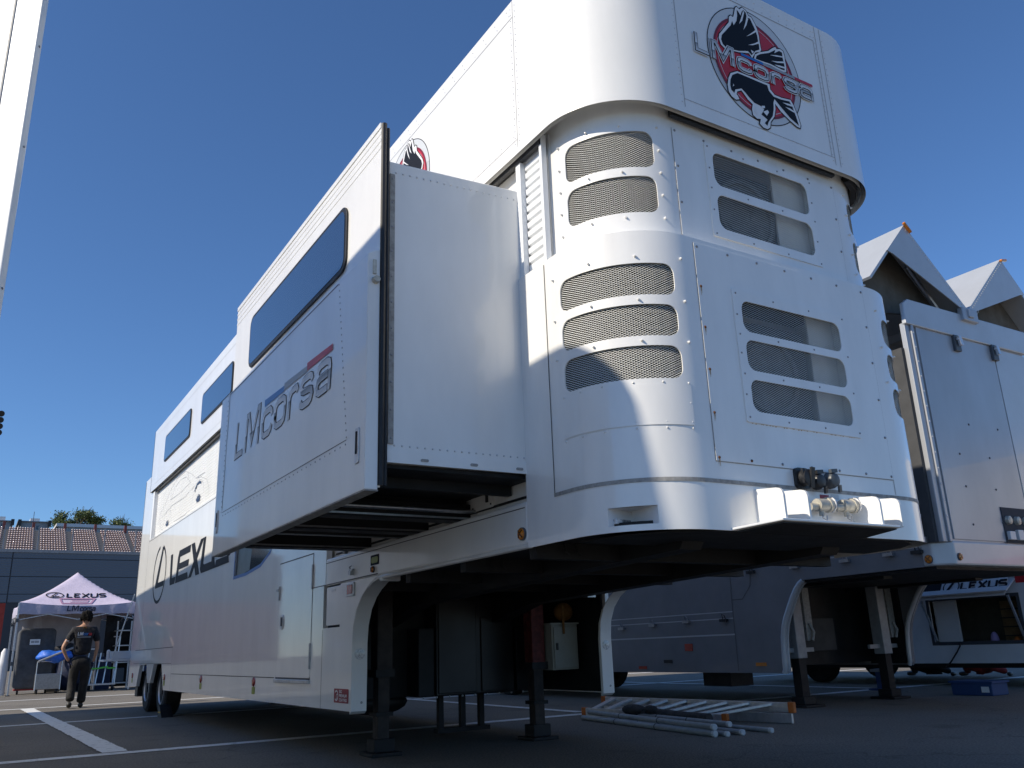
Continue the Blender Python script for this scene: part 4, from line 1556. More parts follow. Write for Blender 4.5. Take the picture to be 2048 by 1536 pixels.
# --- tow plate, gussets, couplings at the nose
m = MB()
m.prism([(0.60, -0.002, 1.306), (0.755, -0.19, 1.337), (1.66, -0.19, 1.337), (1.60, -0.002, 1.306)], (0, 0, 0.012))
tp = m.build('tow_plate', 'paint_front', TR, bevel=0.003)
m = MB()
m.prism([(0.64, 0.0, 1.298), (0.775, -0.175, 1.327), (1.645, -0.175, 1.327), (1.59, 0.0, 1.298)], (0, 0, 0.006))
m.prism([(0.5, 0.02, 1.300), (1.99, 0.02, 1.300), (2.2, 0.12, 1.300), (2.35, 0.3, 1.300), (2.4, 0.6, 1.3), (0.1, 0.6, 1.3), (0.16, 0.3, 1.3), (0.3, 0.1, 1.3)], (0, 0, 0.006))
m.build('underside_shade', 'black_metal', TR)  # black sheets added under plate and nose to stand for their shade
for x in (0.79, 0.965, 1.53, 1.70):
    m = MB()
    pr = [(-0.0, 1.33), (-0.178, 1.345)] + [(-0.138 - 0.04 * math.cos(math.radians(t)), 1.465 + 0.04 * math.sin(math.radians(t))) for t in (0, 30, 60, 90)] + [(0.0, 1.518)]
    m.prism([(x, y, z) for y, z in pr], (0.014, 0, 0))
    m.build('gusset', 'paint_front', tp)
for x, z in ((1.20, 1.452), (1.40, 1.458)):
    m = MB()
    m.tube([(x - 0.075, -0.055, z - 0.012), (x - 0.02, -0.055, z - 0.008)], 0.020, 10)
    m.tube([(x - 0.02, -0.055, z), (x + 0.055, -0.055, z + 0.004)], 0.034, 12)
    m.tube([(x + 0.055, -0.055, z + 0.004), (x + 0.075, -0.055, z + 0.006)], 0.040, 12)
    m.tube([(x + 0.02, -0.004, z), (x + 0.02, -0.055, z)], 0.022, 10)
    m.tube([(x + 0.01, -0.055, z - 0.02), (x + 0.012, -0.055, z - 0.055)], 0.014, 8)
    cpl = m.build('air_coupling', 'coupling', TR, smooth=True)
    m = MB()
    m.lathe((x + 0.078, -0.055, z + 0.006), (1, 0.1, 0), [(0, 0.044), (0.008, 0.044), (0.010, 0.02)], 14)
    m.build('coupling_flap', 'clear_lens', cpl)
    m = MB()
    m.tube([(x + 0.0, -0.07, z - 0.05), (x - 0.01, -0.075, z - 0.07), (x + 0.02, -0.075, z - 0.08), (x + 0.03, -0.07, z - 0.055)], 0.003, 5)
    m.build('coupling_ring', 'steel', cpl)
for x0, x1, z, mt_ in ((1.125, 1.165, 1.50, 'sticker_yellow'), (1.285, 1.355, 1.498, 'sticker_red'), (1.375, 1.435, 1.505, 'decal_light')):
    m = MB()
    m.box(x0, x1, -0.003, 0, z, z + 0.024)
    m.build('coupling_plate', mt_, TR)
for x, z, big, mt_ in ((1.15, 1.598, 1, 'plastic_black'), (1.258, 1.588, 0, 'plastic_black'), (1.375, 1.602, 0, 'plastic_grey')):
    m = MB()
    if big:
        m.prism([(a, 0, b) for a, b in rrect(x - 0.055, x + 0.05, z - 0.055, z + 0.055, 0.02, 4)], (0, -0.02, 0))
        m.lathe((x, -0.01, z), (0, -1, 0), [(0, 0.045), (0.05, 0.042), (0.055, 0.02)], 16)
        m.bar((x + 0.012, -0.075, z + 0.05), (x + 0.014, -0.055, z - 0.055), 0.028, 0.012, up=(0, 1, 0))
        m.bar((x - 0.035, -0.05, z + 0.045), (x - 0.03, -0.05, z - 0.03), 0.018, 0.012, up=(0, 1, 0))
    else:
        m.lathe((x, 0, z), (0, -1, 0), [(0, 0.045), (0.02, 0.045), (0.045, 0.036), (0.05, 0.02)], 16)
        m.bar((x - 0.03, -0.04, z + 0.045), (x + 0.02, -0.04, z + 0.05), 0.02, 0.02, up=(0, 1, 0))
        m.bar((x + 0.02, -0.05, z - 0.03), (x + 0.03, -0.04, z - 0.065), 0.02, 0.012, up=(0, 1, 0))
    m.build('power_socket', mt_, TR, smooth=True)
m = MB()
m.box(W - 0.02, W + 0.004, 0.55, 0.66, 1.60, 1.70)
m.build('side_reflector', 'red_lens', TR)

# --- underside: chassis, bulkhead, cabinets, legs
m = MB()
plan = [lp(lp.T * k / 40, 0)[0] for k in range(41)]
m.prism([(0.03, 4.4, 1.335)] + [(0.03 + p[0] * 0.976, p[1] + 0.03, 1.335) for p in plan] + [(W - 0.03, 4.4, 1.335)], (0, 0, 0.02))
m.build('neck_floor', 'black_metal', TR)
for x in (0.62, 1.72):
    m = MB()
    m.prism([(x, y, z) for y, z in ((0.35, 1.335), (0.40, 1.26), (3.6, 1.16), (4.4, 1.0), (4.4, 1.335))], (0.15, 0, 0))
    m.build('chassis_rail', 'black_metal', TR)
for y in (0.9, 1.7, 2.5, 3.3):
    m = MB()
    m.box(0.05, W - 0.05, y, y + 0.07, 1.25, 1.335)
    cm = m.build('cross_member', 'black_metal', TR)
    for x in (0.22, 0.30):
        m = MB()
        m.tube([(x, y - 0.02, 1.335), (x, y - 0.03, 1.29), (x + 0.03, y - 0.03, 1.27)], 0.007, 6)
        m.build('hose_clip', 'black_metal', cm)
m = MB()
m.box(0.03, W - 0.03, 4.55, 4.60, 0.40, 1.34)
m.build('bulkhead', 'black_metal', TR)
m = MB()
m.box(0.03, W - 0.03, 4.60, 10.6, 0.40, 0.46)
m.box(0.03, W - 0.03, 10.6, 14.0, 0.80, 0.86)
m.build('belly_plate', 'black_metal', TR)
m = MB()
m.prism([(1.14, 4.28, 0.40), (1.96, 4.28, 0.40), (1.96, 4.28, 0.98), (1.93, 4.28, 1.10), (1.86, 4.28, 1.20), (1.74, 4.28, 1.27), (1.3, 4.28, 1.30), (1.14, 4.28, 1.30)], (0, 0.27, 0))
tb = m.build('tool_locker', 'black_door', TR, bevel=0.012)
for x0, x1 in ((1.155, 1.545), (1.60, 1.945)):
    m = MB()
    m.box(x0, x1, 4.262, 4.279, 0.42, 1.24 if x0 < 1.5 else 1.08)
    m.build('locker_door', 'black_door', tb, bevel=0.006)
m = MB()
m.box(0.97, 1.13, 4.30, 4.55, 0.40, 0.99)
m.build('side_locker', 'black_metal', TR, bevel=0.01)
m = MB()
m.box(2.02, 2.2, 4.33, 4.55, 0.40, 0.98)
m.build('side_locker', 'black_metal', TR, bevel=0.01)
m = MB()
m.box(W - 0.065, W - 0.045, 3.48, 4.55, 0.39, 1.33)
m.build('arch_liner', 'black_metal', TR)
m = MB()
m.box(0.055, 0.065, 3.48, 4.55, 0.39, 0.99)
m.build('arch_liner', 'black_metal', TR)
m = MB()
for k in range(9):
    m.stud((1.0 + 0.13 * k, 4.26, 0.395), (0, -1, 0), 0.010, 0.008)
for k in range(6):
    m.stud((1.25 + 0.07 * k, 4.255, 1.315), (0, -1, 0), 0.008, 0.008)
stuff(m.build('locker_bolts', 'rivet', tb, smooth=True))
m = MB()
for x in (1.27, 1.50, 1.70):
    m.box(x, x + 0.05, 4.5, 4.55, 0.10, 0.40)
m.box(1.25, 1.80, 4.48, 4.56, 0.07, 0.11)
m.build('spare_rack', 'black_metal', TR)
m = MB()
m.box(2.07, 2.36, 3.78, 3.98, 0.585, 0.985)
cb = m.build('control_cabinet', 'cabinet', TR, bevel=0.006)
m = MB()
m.box(2.085, 2.345, 3.765, 3.78, 0.60, 0.965)
cd_ = m.build('cabinet_door', 'cabinet', cb, bevel=0.004)
m = MB()
m.box(2.105, 2.12, 3.75, 3.765, 0.76, 0.82)
m.build('cabinet_handle', 'plastic_black', cd_)
m = MB()
m.box(2.055, 2.375, 3.77, 3.99, 0.985, 1.0)
m.build('cabinet_lid', 'cabinet', cb)
m = MB()
m.ball((2.26, 3.85, 1.10), 0.10, 12, 8, (1.05, 0.6, 0.85))
bg_ = m.build('strap_bag', 'strap_yellow', TR, smooth='full')
m = MB()
m.bar((2.19, 3.755, 1.16), (2.19, 3.755, 0.90), 0.022, 0.006, up=(0, 1, 0))
m.build('hanging_strap', 'strap_yellow', bg_)
m = MB()
m.box(0.34, 0.46, 4.40, 4.55, 0.42, 0.62)
m.box(0.17, 0.34, 4.45, 4.55, 0.95, 1.2)
m.build('junction_box', 'trim', TR, bevel=0.006)
m = MB()
m.ball((0.75, 4.75, 0.36), 0.2, 12, 8, (1.6, 0.9, 0.55))
m.build('spare_wheel_cover', 'rubber', TR, smooth='full')
for x, red in ((0.46, False), (1.98, True)):
    m = MB()
    m.box(x - 0.07, x + 0.07, 3.87, 4.01, 0.62, 1.32)
    lg_ = m.build('landing_leg', 'red_leg' if red else 'rust_leg', TR, bevel=0.008)
    m = MB()
    m.box(x - 0.052, x + 0.052, 3.888, 3.992, 0.10, 0.64)
    m.build('leg_inner', 'rust_leg', lg_, bevel=0.006)
    m = MB()
    m.box(x - 0.085, x + 0.085, 3.855, 4.025, 0.60, 0.66)
    m.build('leg_collar', 'black_metal', lg_)
    m = MB()
    m.box(x - 0.075, x + 0.075, 3.865, 4.015, 0.30, 0.33)
    m.build('leg_collar', 'black_metal', lg_)
    m = MB()
    m.prism([(x - 0.13, 3.80, 0.0), (x + 0.13, 3.80, 0.0), (x + 0.13, 4.08, 0.0), (x - 0.13, 4.08, 0.0)], (0, 0, 0.03))
    m.box(x - 0.09, x + 0.09, 3.86, 4.02, 0.03, 0.13)
    m.build('leg_foot', 'black_metal', lg_, bevel=0.006)
m = MB()
m.box(W - 0.55, W - 0.40, 3.60, 3.66, 1.22, 1.32)
m.box(W - 0.34, W - 0.25, 3.3, 3.36, 1.20, 1.30)
m.build('hanger_bracket', 'steel', TR)

# --- rear wheels
for y in (11.50, 12.78):
    for x, sg in ((0.10, -1), (W - 0.10, 1)):
        R_ = 0.375
        m = MB()
        w_ = 0.24
        c0 = Vector((x - sg * w_, y, R_))
        m.lathe(c0, (sg, 0, 0), [(0, R_ * 0.62), (0.0, R_ * 0.90), (0.03, R_), (w_ - 0.03, R_), (w_, R_ * 0.90), (w_, R_ * 0.62), (w_ - 0.02, R_ * 0.58)], 36)
        ty = m.build('wheel', 'tyre', TR, smooth=True)
        m = MB()
        m.lathe(c0 + Vector((sg * (w_ - 0.10), 0, 0)), (sg, 0, 0), [(0, R_ * 0.58), (0.095, R_ * 0.60), (0.10, R_ * 0.57), (0.05, R_ * 0.50), (0.04, R_ * 0.30), (0.075, R_ * 0.26), (0.08, R_ * 0.12)], 28)
        rm = m.build('rim', 'alu', ty, smooth=True)
        m = MB()
        for k in range(8):
            t = 2 * PI * k / 8
            m.stud(c0 + Vector((sg * (w_ - 0.055), R_ * 0.4 * math.cos(t), R_ * 0.4 * math.sin(t))), (sg, 0, 0), 0.014, 0.02)
        m.build('wheel_nuts', 'steel', rm)
m = MB()
m.box(0.10, W - 0.10, 11.42, 11.58, 0.30, 0.45)
m.box(0.10, W - 0.10, 12.70, 12.86, 0.30, 0.45)
m.build('axle', 'black_metal', TR)
m = MB()
m.prism([(0.06, 13.35, 0.22), (0.06, 13.60, 0.22), (0.06, 13.60, 0.62), (0.06, 13.35, 0.62)], (0.3, 0, 0))
m.build('mud_flap', 'rubber', TR)
# rear wall and folded tailboard with its stay
m = MB()
m.box(0.0, W, 13.98, 14.02, 0.80, 3.98)
m.build('rear_wall', 'paint', TR)
m = MB()
m.box(0.05, W - 0.05, 13.5, 13.98, 2.75, 3.70)
m.build('rear_block', 'slat_white', TR)
m = MB()
m.box(-0.42, 0.5, 14.03, 14.75, 0.80, 0.835)
tbd = m.build('tailboard', 'white_box', TR, bevel=0.004)
m = MB()
m.bar((-0.28, 14.10, 0.86), (-0.02, 14.06, 1.95), 0.03, 0.02)
m.build('stay_bar', 'alu', tbd)
o = MB()
o.box(-0.30, 0.20, 14.15, 14.6, 0.837, 0.97)
o = o.build('cardboard_box', 'white_box', None, bevel=0.01)
tag(o, 'low white box on the tailboard behind the race trailer', 'box')
o = MB()
o.tube([(-0.34, 14.2, 0.837), (-0.34, 14.2, 0.98), (-0.34, 14.2, 1.0)], [0.03, 0.03, 0.012], 10)
o = o.build('spray_bottle', 'white_box', None, smooth=True)
tag(o, 'small white bottle on the tailboard beside the low white box', 'bottle')
# wheel chock
m = MB()
m.prism([(0.02, 10.85, 0.0), (0.02, 11.15, 0.0), (0.02, 11.12, 0.17), (0.02, 11.0, 0.12)], (0.16, 0, 0))
wc = m.build('wheel_chock', 'rubber', None)
tag(wc, 'black wheel chock with yellow stripe at the race trailer rear wheel', 'wheel chock')
m = MB()
m.box(0.012, 0.022, 10.95, 11.10, 0.06, 0.08)
m.build('chock_stripe', 'sticker_yellow', wc)

# ------------------------------------------------------------------ silver wing-roof trailer on the right
X0, X1 = 5.65, 8.14
Y0 = 2.05
SV = thing('wing_trailer', 'silver wing-roof trailer parked right of the white race trailer, roof wings half raised', 'trailer', ((X0 + X1) / 2, 8.0, 0))
m = MB()
arch2 = [(3.86, 1.425), (3.92, 1.39), (3.98, 1.33), (4.05, 1.235), (4.12, 1.12), (4.18, 1.02), (4.225, 0.92), (4.255, 0.80), (4.27, 0.66), (4.28, 0.52), (4.28, 0.44), (4.30, 0.40)]
prof = [(14.6, 0.40), (14.6, 4.0), (2.30, 4.0), (2.30, 1.43)] + arch2
m.prism([(X0, y, z) for y, z in prof], (0.05, 0, 0))
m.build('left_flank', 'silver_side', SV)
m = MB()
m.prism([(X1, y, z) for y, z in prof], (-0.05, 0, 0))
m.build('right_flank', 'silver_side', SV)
for xa in (X0, X1 - 0.13):
    m = MB()
    m.tube([(xa + 0.02, y, z) for y, z in arch2], 0.03, 8)
    m.tube([(xa + 0.11, y + 0.02, z) for y, z in arch2], 0.02, 8)
    vs_ = []
    for y, z in arch2:
        vs_ += [(xa, y, z), (xa + 0.13, y + 0.02, z)]
    m.add(vs_, [(2 * i, 2 * i + 1, 2 * i + 3, 2 * i + 2) for i in range(len(arch2) - 1)])
    m.build('fender_return', 'silver_light', SV, smooth=True)
# nose walls with chamfered corner
m = MB()
nose = [(X0, 2.32), (X0, 2.20), (X0 + 0.15, Y0), (X1 - 0.15, Y0), (X1, 2.20), (X1, 2.32)]
m.prism([(x, y, 1.43) for x, y in nose], (0, 0, 0.24))
m.build('nose_bumper', 'silver_light', SV, bevel=0.02)
m = MB()
m.box(X0 + 0.12, X1 - 0.12, Y0 + 0.03, Y0 + 0.09, 1.66, 4.10)
nw = m.build('nose_wall', 'silver_paint', SV)
m = MB()
m.box(X0 + 0.22, X1 - 0.80, Y0 + 0.015, Y0 + 0.03, 1.69, 3.98)
fpn = m.build('nose_panel', 'silver_paint', nw, bevel=0.003)
m = MB()
m.box(X1 - 0.78, X1 - 0.12, Y0 + 0.015, Y0 + 0.03, 1.69, 3.96)
m.build('nose_panel', 'silver_light', nw, bevel=0.003)
m = MB()
for k in range(4):
    x = X0 + 0.60 + 0.28 * k
    for z in (1.85 + 0.02 * k, 2.25, 2.6, 2.95):
        if (k + int(z * 10)) % 2 == 0:
            m.stud((x, Y0 + 0.015, z), (0, -1, 0), 0.014, 0.008)
stuff(m.build('panel_bolts', 'plastic_grey', fpn))
m = MB()
m.prism([(X0 + 0.02, Y0 - 0.01, 3.98), (X1 - 0.02, Y0 - 0.01, 3.98), (X1 - 0.02, Y0 - 0.01, 4.28), (X0 + 0.12, Y0 - 0.01, 4.28), (X0 + 0.03, Y0 - 0.01, 4.22)], (0, 0.05, 0))
m.build('header_board', 'silver_light', SV, bevel=0.01)
m = MB()
m.box(X0 + 0.03, X0 + 0.11, Y0 + 0.02, Y0 + 0.08, 1.66, 4.0)
m.box(X0 + 0.115, X0 + 0.16, Y0 + 0.0, Y0 + 0.05, 1.66, 4.0)
cp = m.build('corner_post', 'silver_paint', SV, bevel=0.006)
m = MB()
for k in range(14):
    m.stud((X0 + 0.137, Y0, 1.75 + 0.165 * k), (0, -1, 0), 0.010, 0.006)
stuff(m.build('rivets', 'rivet', cp))
m = MB()
m.box(X0 - 0.02, X0 + 0.03, 2.12, 2.30, 1.66, 3.72)
m.build('curtain_edge', 'curtain_dark', SV)
for x in (X0 + 0.93, X0 + 1.68):
    m = MB()
    m.box(x - 0.055, x + 0.055, Y0 - 0.02, Y0 + 0.016, 3.80, 3.99)
    lt = m.build('top_latch', 'plastic_grey', nw, bevel=0.006)
    m = MB()
    m.bar((x, Y0 - 0.04, 3.97), (x + 0.01, Y0 - 0.05, 3.86), 0.05, 0.03, up=(0, 1, 0))
    m.bar((x - 0.04, Y0 - 0.04, 3.93), (x + 0.05, Y0 - 0.04, 3.93), 0.02, 0.02)
    m.build('latch_lever', 'alu', lt)
m = MB()
m.box(X0 + 1.16, X1 - 0.35, Y0 + 0.005, Y0 + 0.016, 1.68, 2.06)
sp = m.build('socket_pocket', 'dark_gap', nw)
for k in range(5):
    m = MB()
    x = X0 + 1.24 + 0.17 * k
    m.lathe((x, Y0 + 0.01, 1.92), (0, -1, 0), [(0, 0.05), (0.04, 0.045), (0.05, 0.02)], 10)
    m.build('air_coupling', 'coupling', sp)
    m = MB()
    m.box(x - 0.06, x + 0.05, Y0 - 0.03, Y0 + 0.01, 1.71, 1.80 + 0.02 * (k % 2))
    m.build('socket_cap', 'decal_light', sp, bevel=0.006)
# raised wings
Hc = ((X0 + X1) / 2, 4.36)


def wing(sgn):
    cx_ = Hc[0] + sgn * 0.02
    P = [(cx_, Hc[1]), (cx_ + sgn * 0.95, 5.20), (cx_ + sgn * 1.72, 4.42)]
    lo = [(cx_, Hc[1] - 0.04), (cx_ + sgn * 0.95, 5.13), (cx_ + sgn * 1.30, 4.80), (cx_ + sgn * 1.67, 4.39)]
    L_ = 12.4
    a = MB()
    for (p, q) in ((P[0], P[1]), (P[1], P[2])):
        d = Vector((q[0] - p[0], q[1] - p[1]))
        n_ = Vector((-d.y, d.x)).normalized() * 0.03
        if n_.y < 0:
            n_ = -n_
        a.prism([(p[0], Y0 - 0.02, p[1]), (q[0], Y0 - 0.02, q[1]), (q[0] - n_.x, Y0 - 0.02, q[1] - n_.y), (p[0] - n_.x, Y0 - 0.02, p[1] - n_.y)], (0, L_, 0))
    w_ = a.build('roof_wing', 'silver_light', SV)
    w_['label'] = 'left roof wing, raised' if sgn < 0 else 'right roof wing, raised'
    a = MB()
    tri = [P[0], P[1], (P[1][0] + sgn * 0.40, P[1][1] - 0.40), (P[1][0] + sgn * 0.30, P[1][1] - 0.42), (P[0][0] + sgn * 0.1, P[0][1] - 0.02)]
    a.prism([(x, Y0 - 0.035, z) for x, z in tri], (0, 0.014, 0))
    a.build('wing_gusset', 'silver_light', w_)
    a = MB()
    tri = [(cx_ + sgn * 0.1, 4.36), (P[1][0], P[1][1] - 0.1), (P[2][0], P[2][1] - 0.02), (P[2][0] - sgn * 0.25, 4.15)]
    a.prism([(x, Y0 + 0.25, z) for x, z in tri], (0, 0.03, 0))
    a.build('wing_inside', 'wing_inside', w_)
    a = MB()
    a.tube([(cx_ + sgn * 0.25, Y0 + 0.12, 4.25), (cx_ + sgn * 0.75, Y0 + 0.14, 4.80)], 0.03, 8)
    a.build('wing_ram', 'steel', w_, smooth=True)
    a = MB()
    e = Vector((P[1][0] - P[0][0], 0, P[1][1] - P[0][1])).normalized()
    c = Vector((P[1][0], Y0 - 0.05, P[1][1])) - e * (0.10 if sgn < 0 else 0.02)
    a.bar(c - e * 0.02, c + e * 0.13 if sgn < 0 else c + e * 0.02 + Vector((0.1, 0, 0)), 0.035, 0.03)
    a.build('clearance_lamp', 'amber', w_, bevel=0.01)
    a = MB()
    for k in range(26):
        t = (k + 0.5) / 26
        a.stud((P[0][0] + (P[1][0] - P[0][0]) * t, Y0 - 0.036, P[0][1] + (P[1][1] - P[0][1]) * t - 0.045), (0, -1, 0), 0.008, 0.005)
    stuff(a.build('rivets', 'rivet', w_))
    return w_


wing(-1)
wing(1)
m = MB()
m.box(Hc[0] - 0.14, Hc[0] + 0.16, Y0 - 0.05, Y0 + 0.02, 4.20, 4.36)
m.box(Hc[0] - 0.05, Hc[0] + 0.05, Y0 - 0.07, Y0 + 12.3, 4.24, 4.34)
m.build('roof_hinge', 'silver_paint', SV, bevel=0.01)
# side details: rails, buckles, seams
m = MB()
sd = lambda a, b, l: (X0 - l, a, b)
for pl, w_ in (([(5.0, 1.13), (14, 1.13)], 0.012), ([(5.0, 1.05), (14, 1.05)], 0.012), ([(5.0, 0.855), (14, 0.84)], 0.018), ([(2.3, 1.63), (4.62, 1.635)], 0.010)):
    stroke(m, sd, pl, w_, 0.004)
m.build('curtain_rail', 'silver_light', SV, fixn=False)
m = MB()
for pl, w_ in (([(5.0, 0.42), (4.99, 1.40)], 0.010), ([(4.98, 1.27), (4.81, 1.27), (4.66, 1.42), (4.63, 1.58)], 0.012), ([(4.98, 1.40), (4.98, 1.9)], 0.014)):
    stroke(m, sd, pl, w_, 0.003)
m.build('flank_seam', 'seam', SV, fixn=False)
for y, z in ((4.6, 1.58), (3.92, 1.58), (3.22, 1.58), (2.67, 1.59), (2.34, 1.58), (7.21, 1.0), (6.52, 1.02), (5.83, 1.04), (5.14, 1.03)):
    m = MB()
    m.bar((X0 - 0.03, y - 0.06, z), (X0 - 0.03, y + 0.06, z), 0.04, 0.035)
    m.tube([(X0 - 0.02, y - 0.03, z), (X0 - 0.045, y - 0.03, z + 0.06), (X0 - 0.045, y + 0.01, z + 0.075), (X0 - 0.02, y + 0.02, z)], 0.006, 6)
    m.build('curtain_buckle', 'steel' if y not in (2.34, 4.6, 5.14) else 'plastic_black', SV)
m = MB()
m.box(X0 - 0.012, X0, 5.78, 5.92, 0.67, 0.76)
m.build('reflector', 'red_lens', SV)
for y, z, mt_ in ((6.82, 0.46, 'red_lens'), (4.62, 0.50, 'amber'), (6.28, 0.54, 'plastic_black')):
    m = MB()
    m.box(X0 - 0.012, X0, y - 0.08, y + 0.08, z - 0.02, z + 0.02)
    m.build('side_marker', mt_, SV)
round_lamp((X0, 2.24, 1.50), (-1, 0, 0), 0.04, SV)
round_lamp((X0 + 0.22, Y0, 1.51), (0, -1, 0), 0.034, SV)
m = MB()
m.tube([(X0 - 0.03, 2.26, 1.66), (X0 - 0.05, 2.25, 1.8), (X0 - 0.02, 2.24, 1.95)], 0.012, 6)
m.box(X0 - 0.05, X0, 2.2, 2.27, 1.66, 1.72)
m.build('tarp_handle', 'steel', SV)
m = MB()
m.box(X0 + 0.04, X1 - 0.04, 2.2, 4.6, 1.40, 1.45)
m.box(X0 + 0.04, X1 - 0.04, 4.9, 14.5, 0.55, 0.60)
m.box(X0 + 0.04, X1 - 0.04, 4.88, 4.93, 0.45, 1.42)
m.box(X0 + 0.3, X0 + 0.45, 3.0, 4.9, 1.37, 1.41)
m.box(X1 - 0.45, X1 - 0.3, 3.0, 4.9, 1.37, 1.41)
m.box(X1 - 0.075, X1 - 0.055, 4.33, 4.9, 0.42, 1.41)
m.box(X0 + 0.25, X0 + 0.65, 5.4, 5.9, 0.22, 0.55)
m.build('chassis', 'black_metal', SV)
m = MB()
m.box(6.55, 7.28, 4.80, 4.86, 0.62, 1.02)
m.build('number_board', 'curtain_dark', SV)
for x in (6.08, 7.72):
    m = MB()
    m.box(x - 0.08, x + 0.08, 4.35, 4.51, 0.55, 1.42)
    lg_ = m.build('landing_leg', 'pole_grey', SV, bevel=0.008)
    m = MB()
    m.box(x - 0.06, x + 0.06, 4.37, 4.49, 0.08, 0.58)
    m.build('leg_inner', 'black_metal', lg_)
    m = MB()
    m.prism([(x - 0.17, 4.25, 0), (x + 0.17, 4.25, 0), (x + 0.17, 4.61, 0), (x - 0.17, 4.61, 0)], (0, 0, 0.03))
    m.box(x - 0.1, x + 0.1, 4.33, 4.53, 0.03, 0.12)
    m.build('leg_foot', 'black_metal', lg_, bevel=0.008)
    m = MB()
    m.box(x + 0.18, x + 0.30, 4.40, 4.46, 0.75, 1.38)
    m.tube([(x + 0.23, 4.39, 0.95), (x + 0.27, 4.37, 0.85), (x + 0.23, 4.37, 0.75)], 0.02, 6)
    m.build('chain_bracket', 'trim', lg_)
    m = MB()
    m.box(x - 0.28, x + 0.28, 4.41, 4.45, 0.62, 0.67)
    m.build('leg_brace', 'pole_grey', lg_)
for y in (10.6, 11.8):
    for x in (X0 + 0.03, X1 - 0.27):
        m = MB()
        m.lathe((x, y, 0.45), (1, 0, 0), [(0, 0.27), (0, 0.40), (0.03, 0.45), (0.21, 0.45), (0.24, 0.40), (0.24, 0.27)], 28)
        m.build('wheel', 'tyre', SV, smooth=True)

# ------------------------------------------------------------------ white trailer on the left, mostly outside the picture, with an open door leaf
LT = thing('side_trailer', 'white trailer at the far left edge with its door leaf open', 'trailer', (-3.235, 0.26, 0))
LR = 0.42
sp_ = body_path(-5.75, -3.235, 0.26, LR)
ll = 14.2
m = surface(sp_, [(-ll, 0.45), (-2.75, 0.45), (-2.70, 0.95), (-2.45, 1.28), (-2.2, 1.34), (sp_.T + 2.2, 1.34), (sp_.T + 2.45, 1.28), (sp_.T + 2.70, 0.95), (sp_.T + 2.75, 0.45), (sp_.T + ll, 0.45), (sp_.T + ll, 4.78), (-ll, 4.78)], (), arc_lines(sp_, 14), 1.34, 4.78, 0.03)
lb = m.build('trailer_body', 'paint', LT)
m = MB()
si_ = body_path(-5.735, -3.25, 0.275, LR - 0.015)
m.prism([(-5.735, 14.6, 4.70)] + [(*si_(si_.T * k / 30, 0)[0][:2], 4.70) for k in range(31)] + [(-3.25, 14.6, 4.70)], (0, 0, 0.06))
m.build('trailer_roof', 'paint', LT)
m = MB()
m.box(-5.73, -3.26, 14.60, 14.64, 0.55, 4.77)
m.build('trailer_rear', 'paint', LT)
m = MB()
for k in range(7):
    stroke(m, lambda a, b, l: (-3.235 + l, a, b), [(4.2 + 1.7 * k, 0.6), (2.2 + 2.0 * k, 4.75)], 0.012, 0.002)
stroke(m, lambda a, b, l: (-3.235 + l, a, b), [(1.2, 3.66), (14.5, 3.66)], 0.014, 0.003)
m.build('body_seam', 'seam_light', lb, fixn=False)
m = MB()
m.box(-5.7, -3.27, 3.85, 14.4, 0.42, 0.60)
m.box(-5.7, -3.27, 3.83, 3.87, 0.42, 1.36)
m.box(-5.7, -3.27, 1.1, 3.85, 1.30, 1.36)
m.build('chassis', 'black_metal', LT)
for y in (11.5, 12.7):
    for x in (-3.55, -5.65):
        m = MB()
        m.lathe((x, y, 0.45), (1, 0, 0), [(0, 0.27), (0, 0.40), (0.03, 0.45), (0.21, 0.45), (0.24, 0.40), (0.24, 0.27)], 24)
        m.build('wheel', 'tyre', LT, smooth=True)
LT.rotation_euler = (0, 0, math.radians(2.4))
# open door leaf, hinged on the rounded front corner
pv_ = Vector((-3.235, 0.26))
rot_ = Matrix.Rotation(math.radians(-2.4), 2)
DE = pv_ + rot_ @ (Vector((-2.556, -0.42)) - pv_)
DH = pv_ + rot_ @ (Vector((-3.35, 0.24)) - pv_)
dv = (DH - DE).normalized()
nv = Vector((-dv.y, dv.x))
if nv.x < 0:
    nv = -nv
th = 0.025
m = MB()
q = [DE, DE + nv * th, DH + nv * th, DH]
m.prism([(p.x, p.y, 0.9) for p in q], (0, 0, 2.62))
dl = m.build('door_leaf', 'paint', LT, bevel=0.003)
m = MB()
for t in (0.09, 0.62):
    c = DE.lerp(DH, t) - nv * 0.0015
    m.bar((c.x, c.y, 0.95), (c.x, c.y, 3.48), 0.006, 0.002, up=(nv.x, nv.y, 0))
m.build('panel_seam', 'seam_light', dl)
m = MB()
for z in (1.8, 2.25, 2.6, 2.9):
    c = DE + nv * th * 0.55
    m.stud((c.x, c.y, z), (-dv.x, -dv.y, 0), 0.004, 0.003)
m.build('edge_screws', 'screw', dl)

# ------------------------------------------------------------------ white service truck far right with a serving hatch
SX = 10.4
ST = thing('service_truck', 'white service truck with open serving hatch seen under the silver trailer', 'truck', (11.6, 4.6, 0))
hole = [(5.45, 0.62), (4.02, 0.62), (4.02, 1.28), (5.45, 1.28)]
fl_ = surface(flat_x(SX), [(-1.5, 0.33), (9.5, 0.33), (9.5, 3.2), (-1.5, 3.2)], [hole], (), 0, 1, 0.06).build('side_wall', 'white_box', ST)
m = MB()
m.box(SX + 0.06, 12.8, -1.5, -1.44, 0.33, 3.2)
m.box(SX + 0.06, 12.8, 9.44, 9.5, 0.33, 3.2)
m.box(12.74, 12.8, -1.44, 9.44, 0.33, 3.2)
m.box(SX, 12.8, -1.5, 9.5, 3.2, 3.26)
m.build('truck_box', 'white_box', ST)
m = MB()
m.box(SX - 0.008, SX - 0.001, -1.45, 4.0, 1.44, 1.80)
